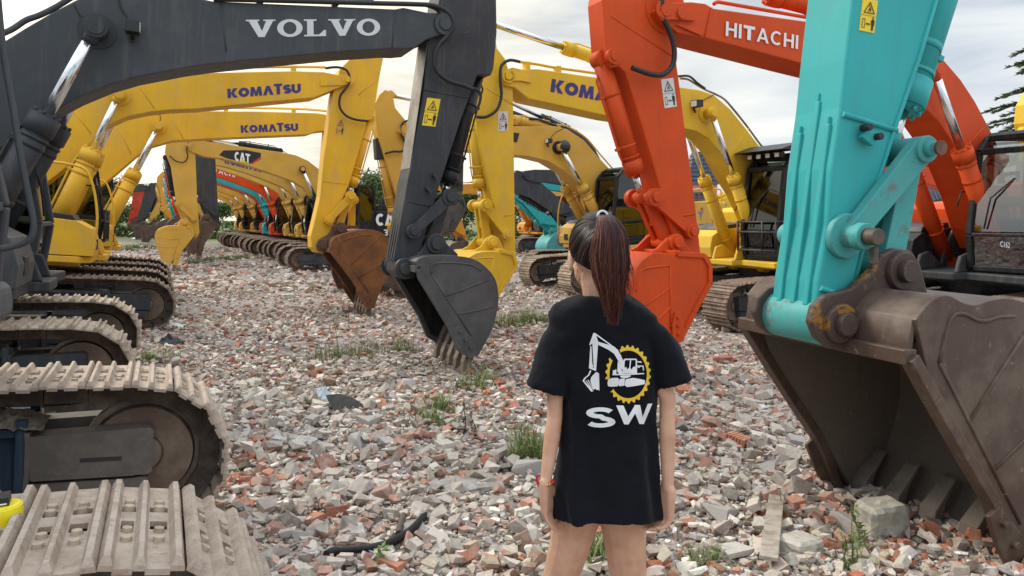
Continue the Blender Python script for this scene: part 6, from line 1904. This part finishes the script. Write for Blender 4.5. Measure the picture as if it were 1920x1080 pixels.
# T-shirt: rings from collar to hem, drawn from the silhouette, plus two wide sleeves
def sx(px): return (px - 1140)/667.0
def szz(py): return pp(1140, py).z
RINGS = [ # py, left px, right px, depth front, depth back, tilt
 (552,1084,1176,.055,.060),(560,1066,1192,.065,.070),(572,1042,1214,.075,.080),(590,1030,1236,.088,.088),(625,1036,1234,.105,.098),(680,1048,1236,.120,.102),(740,1056,1237,.125,.102),(800,1055,1236,.125,.100),(855,1047,1238,.125,.110),(905,1039,1240,.127,.122),(942,1035,1241,.128,.130),(960,1034,1241,.129,.134)]
N = 56
tv, tf = [], []
for k, (py, l, r_, df, db) in enumerate(RINGS):
    cx, hwid = (sx(l)+sx(r_))/2, (sx(r_)-sx(l))/2; z = szz(py)
    for i in range(N):
        a = 2*math.pi*i/N; ca, sa = math.cos(a), math.sin(a)
        ex = .72
        x = cx + hwid*math.copysign(abs(ca)**ex, ca); y = (df if sa > 0 else db)*math.copysign(abs(sa)**.85, sa)
        lowf = max(0, (szz(700)-z)/.5)
        fold = .010*lowf*math.sin(a*7 + 1.2 + z*3) + .007*lowf*math.sin(a*11+z*14) + .004*math.sin(a*5 + z*22)
        zz = z
        if k == len(RINGS)-1: zz += .012*max(0, -sa) + .003*math.sin(a*3)
        tv.append((x + fold*ca, y + fold*sa - .012*lowf*(sa < 0), zz))
ts = MB()
def loft(m, rings, n):
    v = [q for g in rings for q in g]
    fs = [(j*n+i, j*n+(i+1)%n, (j+1)*n+(i+1)%n, (j+1)*n+i) for j in range(len(rings)-1) for i in range(n)]
    m.add(v, fs + [tuple(range(n))[::-1], tuple(range((len(rings)-1)*n, len(rings)*n))], 0, True)
rings = [tv[k*N:(k+1)*N] for k in range(len(RINGS))]
last = rings[-1]; cxm = sum(p[0] for p in last)/N
rings.append([((p[0]-cxm)*.88+cxm, p[1]*.84, p[2]+.002) for p in last]); rings.append([((p[0]-cxm)*.80+cxm, p[1]*.72, p[2]+.035) for p in last])
loft(ts, rings, N)
def sleeve(top, mid, endc, ax, rx0, rx1, ry, flip):
    n = 28; R_ = []
    path = smooth_curve([top, mid, endc], 6)
    for i, c in enumerate(path):
        t = i/(len(path)-1)
        d = (path[min(i+1, len(path)-1)] - path[max(i-1, 0)]).normalized()
        u = Vector((ax.x, 0, ax.z)); u = (u - d*u.dot(d)).normalized(); w_ = d.cross(u)
        rx = rx0 + (rx1-rx0)*t; yy = .060 + (ry-.060)*t**.7
        g = []
        for k in range(n):
            a = 2*math.pi*k/n; f = 1 + .045*t*math.sin(a*3+flip*2) + .03*t*math.sin(a*5+1)
            g.append(c + u*(rx*f*math.cos(a)) + w_*(yy*f*math.sin(a)))
        R_.append(g)
    e = R_[-1]; c = path[-1]; d = (path[-1]-path[-2]).normalized()
    R_.append([c + (q-c)*.84 for q in e]); R_.append([c + (q-c)*.74 - d*.05 for q in e])
    loft(ts, R_, n)
# hem runs from the outer to the inner pixel of each sleeve
lo, li = pp(986,718,-.02), pp(1062,741,-.02); ro, ri = pp(1295,699,-.02), pp(1232,738,-.02)
sleeve(Vector((sx(1078), -.004, szz(604))), Vector((sx(1046), -.008, szz(652))), (lo+li)/2, li-lo, .043, (li-lo).length/2, .082, 0)
sleeve(Vector((sx(1196), -.004, szz(603))), Vector((sx(1238), -.008, szz(648))), (ro+ri)/2, ri-ro, .041, (ri-ro).length/2, .082, 1)
tee = ts.build('t_shirt', cloth, person, weld=False)
rm = tee.modifiers.new('remesh', 'REMESH'); rm.mode = 'VOXEL'; rm.voxel_size = .0058; rm.use_smooth_shade = True
s2_ = tee.modifiers.new('smooth', 'SMOOTH'); s2_.factor = .5; s2_.iterations = 6
tx = bpy.data.textures.new('creases', 'CLOUDS'); tx.noise_scale = .11; tx.noise_depth = 3
dm = tee.modifiers.new('creases', 'DISPLACE'); dm.texture = tx; dm.strength = .020; dm.mid_level = .5; dm.texture_coords = 'LOCAL'
# print on the back, wrapped onto the cloth
bpy.context.view_layer.update()
dg = bpy.context.evaluated_depsgraph_get()
ev = tee.evaluated_get(dg); em = ev.to_mesh()
tree = BVHTree.FromPolygons([v.co.copy() for v in em.vertices], [tuple(p.vertices) for p in em.polygons])
def PZ(q): return (1080 + q[0]/4.91, 600 + q[1]/4.91)
def printed(name, polys, mats, lift=.0022):
    """polys: (list of picture points in the close-up, slot)"""
    bm = bmesh.new()
    for q, slot in polys:
        vs = [bm.verts.new(pp(*PZ(p), -.10)) for p in q]
        try: f = bm.faces.new(vs); f.material_index = slot
        except ValueError: pass
    bmesh.ops.triangulate(bm, faces=bm.faces[:])
    for it in range(4):
        es = [e for e in bm.edges if e.calc_length() > .012]
        if not es: break
        bmesh.ops.subdivide_edges(bm, edges=es, cuts=1); bmesh.ops.triangulate(bm, faces=[f for f in bm.faces if len(f.verts) > 3])
    o_ = Vector((0 - PX, -PY, CAM.z - PG))
    lay = {}
    for f in bm.faces:
        for v in f.verts: lay[v.index] = max(lay.get(v.index, 0), f.material_index)
    bm.verts.index_update()
    for v in bm.verts:
        d = (v.co - o_).normalized(); h = tree.ray_cast(o_, d)
        v.co = (h[0] if h[0] is not None else v.co) - d*lift
    me = bpy.data.meshes.new(name); bm.to_mesh(me); bm.free()
    for m_ in mats: me.materials.append(m_)
    return link(name, me, person)
wht = surf('white_print', (.70,.72,.74), rough=.7, var=.03); yel = surf('yellow_print', (.72,.47,.03), rough=.7, var=.04)
cx, cy = 480, 500
def gear():
    out = []; n = 26
    rx, ry, ix, iy = 193, 248, 172, 220
    for k in range(n):
        for j in range(4):
            t0, t1 = (k + j/4)/n, (k + (j+1)/4)/n
            a0, a1 = 2*math.pi*t0, 2*math.pi*t1
            deg = math.degrees((a0+a1)/2)
            # openings where the arm and the tracks cross (picture angle, y down)
            if 172 < deg < 214 and not (172 < deg < 176): pass
            if 214 < deg < 247 or 142 < deg < 171: continue
            o0 = [1.0, 1.085, 1.085, 1.0, 1.0][j]; o1 = [1.085, 1.085, 1.0, 1.0][j]
            out.append(([(cx+rx*o0*math.cos(a0), cy+ry*o0*math.sin(a0)), (cx+rx*o1*math.cos(a1), cy+ry*o1*math.sin(a1)), (cx+ix*math.cos(a1), cy+iy*math.sin(a1)), (cx+ix*math.cos(a0), cy+iy*math.sin(a0))], 0))
    return out
gp = gear()
left_ = [q for q in gp if max(p[0] for p in q[0]) < cx - 100 and 290 < q[0][0][1] < 540]
printed('gear_print', [q for q in gp if q not in left_], [yel]); printed('gear_print', left_, [yel])
W = []
def w(*q): W.append((list(q), 0))
w((160,120),(178,120),(205,200),(185,465),(165,465),(150,215),(128,235),(122,225))       # stick
w((132,240),(142,240),(150,400),(160,430),(150,440),(120,430)); w((118,432),(185,445),(183,470),(120,445))
w((180,122),(330,232),(322,238),(185,142))                                               # arm cylinder
w((205,200),(290,225),(345,240),(385,275),(415,330),(436,380),(434,460),(415,445),(392,380),(350,310),(300,275),(205,228))  # boom
w((385,375),(398,400),(425,470),(430,500),(395,500),(380,470))
w((60,560),(75,535),(112,505),(130,460),(140,470),(122,510),(86,540),(75,560),(160,655),(140,660)); w((186,478),(212,492),(216,655),(205,640),(190,645),(178,632),(165,640),(150,610),(132,560),(140,525))   # bucket
w((90,560),(96,556),(150,640),(143,645)); w((105,550),(112,548),(165,640),(158,645))
w((335,500),(440,494),(628,488),(628,498),(440,508),(335,508)); w((340,462),(362,462),(364,498),(338,498)); w((362,455),(372,455),(372,498),(364,498))
w((440,370),(455,358),(555,358),(560,370),(560,490),(440,490),(440,455),(448,455),(462,430),(470,455),(500,455),(500,370),(455,375),(449,440),(440,450)) if False else None
W[:] = [x for x in W if x]
w((436,365),(452,355),(460,368),(446,380),(440,492),(428,492)); w((452,355),(550,355),(556,368),(460,368)); w((550,355),(562,365),(562,490),(548,490)); w((498,368),(508,368),(500,440),(490,440)); w((440,440),(462,432),(470,455),(494,435),(512,455),(530,430),(548,430),(548,490),(440,490))
w((562,380),(600,380),(605,395),(562,388)); w((562,418),(622,420),(626,465),(616,465),(614,430),(562,430)); w((566,432),(590,432),(586,440),(566,440))
w((410,512),(500,508),(505,518),(470,535),(420,532),(405,520))
w((295,548),(330,535),(380,532),(395,540),(385,610),(330,614),(296,610),(290,585)); w((400,545),(450,535),(440,560),(445,605),(400,610),(385,590)); w((460,545),(530,533),(600,545),(635,555),(632,590),(560,605),(470,618),(448,600),(452,565))
printed('excavator_print', W, [wht])
T_ = []
def box_word(polys, x0, x1, y0, y1, sh=0):
    for q in polys: T_.append(([(x0 + a*(x1-x0), y1 - b*(y1-y0) + sh*a) for a, b in q], 0))
sp_ = [[(a/.95, b) for a, b in q] for q in ribbon(arc(.475,.72,.355,.17,20,180,10) + arc(.475,.72,.355,.17,180,270,5)[1:] + arc(.475,.28,.375,.17,90,0,5)[1:] + arc(.475,.28,.375,.17,0,-160,10), .24, .2)]
box_word(sp_, 92, 358, 802, 992)
box_word([[(0,1),(.20,.99),(.33,.42),(.52,1.02),(.62,1.02),(.53,.60),(.34,.0),(.22,.01)], [(.525,.58),(.50,1.02),(.66,1.02),(.73,.38),(.87,1.08),(1.0,1.10),(.76,.02),(.64,.03)]], 370, 704, 786, 962)
printed('lettering_print', T_, [wht])
ev.to_mesh_clear()

# bracelet
br = MB()
for i in range(18):
    a = 2*math.pi*i/18
    c = wl + Vector((.0215*math.cos(a), .0215*math.sin(a), .004*math.cos(a)))
    br.ell(c, .0042,.0042,.0042, 8, 6, 1 if 11 <= i <= 15 else 0)
br.tube([wl + Vector((-.02,-.008,.0)), wl + Vector((-.026,-.012,.012)), wl + Vector((-.024,-.012,.026))], .0035, 6, 0)
br.build('bracelet', [M['red_decal'], surf('gold', (.75,.42,.08), rough=.3, metal=.8)], person, weld=False)

# hair: combed up to a band high on the back of the head, then a long tail
hm, nt_, b_ = new_mat('hair'); at_ = nn(nt_, 'ShaderNodeAttribute'); at_.attribute_name = 'strand'
nt_.links.new(at_.outputs['Color'], b_.inputs['Base Color']); b_.inputs['Roughness'].default_value = .42; b_.inputs['Specular IOR Level'].default_value = .35
HV, HF, HC = [], [], []
def strand(pts, r0, r1, col0, col1):
    n = len(pts); o = len(HV); a = None
    for i, p in enumerate(pts):
        d = (pts[min(i+1,n-1)] - pts[max(i-1,0)]).normalized()
        a = d.orthogonal().normalized() if a is None else (a - d*a.dot(d)).normalized()
        b = d.cross(a); r = r0 + (r1-r0)*i/(n-1); t = i/(n-1)
        for k in range(3):
            an = 2.094*k; HV.append(p + a*(r*math.cos(an)) + b*(r*math.sin(an)))
            HC.append(tuple(col0[j]*(1-t) + col1[j]*t for j in range(3)) + (1,))
    for i in range(n-1):
        for k in range(3): HF.append((o+i*3+k, o+i*3+(k+1)%3, o+(i+1)*3+(k+1)%3, o+(i+1)*3+k))
hr_ = random.Random(3)
tie = pp(1129, 405, -.085)
ex_, ey_, ez_ = .081, .103, .098
hcc = hc + Vector((0,-.008,.018))
def scalp(th, ph): return hcc + yaw @ Vector((ex_*math.sin(ph)*math.cos(th), ey_*math.sin(ph)*math.sin(th), ez_*math.cos(ph)))
cap = MB()
cap.ell(hcc, ex_-.003, ey_-.003, ez_-.003, 28, 18, rot=yaw)
# skull cap stops above the face and the nape: keep the part behind the ears and over the top
cv_, cf_ = [], []
tl = (yaw.inverted() @ (tie - hcc)); tdir = Vector((tl.x/ex_, tl.y/ey_, tl.z/ez_)).normalized()
def comb(u0, n=12, lift=.004, wob=0.0):
    """great-circle path over the scalp from u0 (unit vector) to the tie"""
    ang = u0.angle(tdir); out = []
    for i in range(n):
        t = i/(n-1); s0, s1 = math.sin((1-t)*ang)/math.sin(ang), math.sin(t*ang)/math.sin(ang)
        u = u0*s0 + tdir*s1
        k = 1 + lift*math.sin(t*math.pi)*8 + .02*t
        q = Vector((ex_*u.x, ey_*u.y, ez_*u.z))*k
        out.append(hcc + yaw @ q)
    out[-1] = tie + Vector((hr_.gauss(0,.005), hr_.gauss(0,.004), hr_.gauss(0,.005)))
    return out
for k in range(3000):
    th = hr_.uniform(0, 6.283)
    s_ = math.sin(th)             # +1 face, -1 back
    low = -.12 - .55*max(0, -s_)**.8 + .75*max(0, s_)   # hairline height
    zz = low + (1-low)*hr_.random()**1.3*.75
    if zz > .97: continue
    q = math.sqrt(max(0, 1-zz*zz)); u0 = Vector((q*math.cos(th), q*s_, zz))
    if u0.angle(tdir) < .12: continue
    br_ = hr_.random()
    base = Vector((.012,.008,.008)) if br_ < .62 else (Vector((.03,.014,.012)) if br_ < .9 else Vector((.10,.05,.035)))
    strand(comb(u0, 11, hr_.uniform(.001,.007)), .0014, .0009, base, base*1.25)
# stray wisps at the nape and temple
for k in range(12):
    s0 = hd(hr_.choice((-1,1))*hr_.uniform(.05,.078), hr_.uniform(-.05,.01), hr_.uniform(-.07,-.03)); d = Vector((hr_.uniform(-.015,.02), hr_.uniform(-.02,.0), -hr_.uniform(.02,.06)))
    strand([s0, s0 + d*.5 + Vector((hr_.gauss(0,.003),0,0)), s0 + d], .0009, .0005, (.02,.01,.01), (.05,.025,.02))
# tail
ctr = [tie, pp(1136,412,-.125), pp(1143,440,-.150), pp(1143,480,-.158), pp(1146,520,-.160), pp(1148,560,-.158), pp(1150,616,-.140)]
wid = [.012, .023, .042, .052, .044, .028, .005]
cs = smooth_curve(ctr, 5); nw = len(cs)
def wat(i):
    t = i/(nw-1)*(len(wid)-1); a = int(min(t, len(wid)-2)); return wid[a] + (wid[a+1]-wid[a])*(t-a)
for k in range(2600):
    a, rr = hr_.uniform(0,6.283), math.sqrt(hr_.random()); ox, oy = rr*math.cos(a), rr*math.sin(a)
    ln = 1 - .12*hr_.random() - .42*rr*hr_.random(); ph = hr_.uniform(0,6.283); pts = []; jx = hr_.gauss(0,.15)
    m_ = max(6, int(nw*ln))
    for i in list(range(0, m_-1, 2)) + [m_-1]:
        wv_ = wat(i); t = i/(nw-1)
        pts.append(cs[i] + Vector((ox*wv_ + .006*math.sin(t*6+ph)*t + jx*.03*t*t, oy*wv_*.6, .004*math.sin(t*9+ph))))
    q = hr_.random()
    if q < .52: c0, c1 = (.042,.012,.013), (.085,.023,.019)
    elif q < .74: c0, c1 = (.018,.008,.009), (.05,.014,.012)
    elif q < .92: c0, c1 = (.085,.026,.02), (.16,.055,.034)
    else: c0, c1 = (.24,.10,.06), (.22,.085,.045)
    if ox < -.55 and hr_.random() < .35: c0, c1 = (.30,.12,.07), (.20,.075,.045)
    if len(pts) > 3: strand(pts, .0013, .0006, c0, c1)
# loose hairs to the right of the tail
for k in range(26):
    i0 = hr_.randint(nw//3, nw*2//3); p = cs[i0] + Vector((wat(i0)*hr_.uniform(.7,1.0),0,0)); pts = [p]
    for j in range(5): pts.append(pts[-1] + Vector((hr_.uniform(-.002,.008), 0, -hr_.uniform(.008,.02))))
    strand(pts, .0009, .0005, (.05,.02,.015), (.07,.03,.02))
me = bpy.data.meshes.new('hair'); me.from_pydata([tuple(v) for v in HV], [], HF)
at2 = me.color_attributes.new('strand', 'FLOAT_COLOR', 'POINT'); at2.data.foreach_set('color', np.array(HC, dtype=np.float32).ravel())
me.polygons.foreach_set('use_smooth', [True]*len(HF)); me.materials.append(hm)
hair = link('hair', me, person)
# scalp under the strands: an open cap following the hairline
cap = MB(); v = []; na, nb_ = 40, 14
for j in range(nb_+1):
    for i in range(na):
        th = 2*math.pi*i/na; s_ = math.sin(th)
        low = -.12 - .55*max(0, -s_)**.8 + .75*max(0, s_)
        ph = math.acos(max(-1, min(1, low)))*j/nb_
        v.append(hcc + yaw @ Vector((.985*ex_*math.sin(ph)*math.cos(th), .985*ey_*math.sin(ph)*math.sin(th), .985*ez_*math.cos(ph))))
cap.add(v, [(j*na+i, j*na+(i+1)%na, (j+1)*na+(i+1)%na, (j+1)*na+i) for j in range(nb_) for i in range(na)], 0, True)
cap.build('hair_root', surf('hair_root', (.010,.007,.007), rough=.6, var=.1), hair)
tb = MB(); n_ = 22
tb.tube([tie + Vector((.013*math.cos(2*math.pi*i/n_), -.012 + .012*math.sin(2*math.pi*i/n_)*.5, .013*math.sin(2*math.pi*i/n_))) for i in range(n_+1)], .0035, 8)
tb.build('hair_band', surf('hair_band', (.55,.58,.62), rough=.6, var=.05), hair)
# ================================================================== light and sky
SUN_AZ, SUN_EL = R(-62), R(38)
w = bpy.data.worlds.new('World'); SC.world = w; w.use_nodes = True
nt = w.node_tree; nt.nodes.clear()
out = nn(nt, 'ShaderNodeOutputWorld'); bg = nn(nt, 'ShaderNodeBackground')
sky = nn(nt, 'ShaderNodeTexSky', sky_type='NISHITA'); sky.sun_disc = False
sky.sun_elevation = SUN_EL; sky.sun_rotation = SUN_AZ; sky.dust_density = 2.0
tc = nn(nt, 'ShaderNodeTexCoord')
mp = nn(nt, 'ShaderNodeMapping'); mp.inputs['Scale'].default_value = (1.0, 1.0, 5.5); mp.inputs['Rotation'].default_value = (R(4), R(-5), R(20))
nz = nn(nt, 'ShaderNodeTexNoise'); nz.inputs['Scale'].default_value = 2.3; nz.inputs['Detail'].default_value = 7; nz.inputs['Roughness'].default_value = .55; nz.inputs['Distortion'].default_value = .4
nt.links.new(tc.outputs['Generated'], mp.inputs['Vector']); nt.links.new(mp.outputs[0], nz.inputs['Vector'])
# warm veil towards the sun (left), cool to the right
dt = nn(nt, 'ShaderNodeVectorMath', operation='DOT_PRODUCT')
dt.inputs[1].default_value = (math.sin(R(-40))*math.cos(R(12)), math.cos(R(-40))*math.cos(R(12)), math.sin(R(12)))
nt.links.new(tc.outputs['Generated'], dt.inputs[0])
tint = ramp(nt, dt.outputs['Value'], [(.0, (6.6,7.0,7.4)), (.45, (6.2,6.7,7.2)), (.72, (7.3,7.4,7.2)), (.9, (9.8,9.1,7.6)), (1.0, (15.5,13.8,10.6))])
cl = ramp(nt, nz.outputs['Fac'], [(.30, (.58,.62,.69)), (.42, (.74,.77,.81)), (.52, (.97,.97,.96)), (.66, (1.22,1.18,1.08))])
cloud = mix(nt, 1.0, tint.outputs['Color'], cl.outputs['Color'], 'MULTIPLY')
gap = ramp(nt, nz.outputs['Fac'], [(.22, (.75,.75,.75)), (.40, (.0,.0,.0))])
skyb = mix(nt, 1.0, sky.outputs['Color'], (2.2,2.2,2.2), 'MULTIPLY')
col = mix(nt, gap.outputs['Color'], cloud, skyb)
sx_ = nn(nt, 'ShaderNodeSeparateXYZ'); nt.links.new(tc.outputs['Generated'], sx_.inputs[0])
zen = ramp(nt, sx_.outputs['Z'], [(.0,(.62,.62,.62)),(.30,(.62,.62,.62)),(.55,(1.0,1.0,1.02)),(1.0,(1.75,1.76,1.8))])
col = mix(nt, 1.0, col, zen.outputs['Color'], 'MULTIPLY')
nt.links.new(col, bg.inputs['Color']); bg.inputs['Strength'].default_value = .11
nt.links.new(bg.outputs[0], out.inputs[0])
sd = bpy.data.lights.new('sun', 'SUN'); sd.energy = 1.5; sd.angle = R(16); sd.color = (1, .93, .82)
so = bpy.data.objects.new('sun', sd); COL.objects.link(so)
so.rotation_euler = (math.pi/2 - SUN_EL, 0, math.pi - SUN_AZ)
d = Vector((math.sin(SUN_AZ)*math.cos(SUN_EL), math.cos(SUN_AZ)*math.cos(SUN_EL), math.sin(SUN_EL)))
so.rotation_euler = (-d).to_track_quat('-Z', 'Y').to_euler()
SC.view_settings.view_transform = 'Standard'; SC.view_settings.look = 'None'
SC.view_settings.exposure = 0.9; SC.view_settings.gamma = 1
SC.cycles.max_bounces = 6; SC.cycles.transparent_max_bounces = 12
SC.cycles.use_adaptive_sampling = True
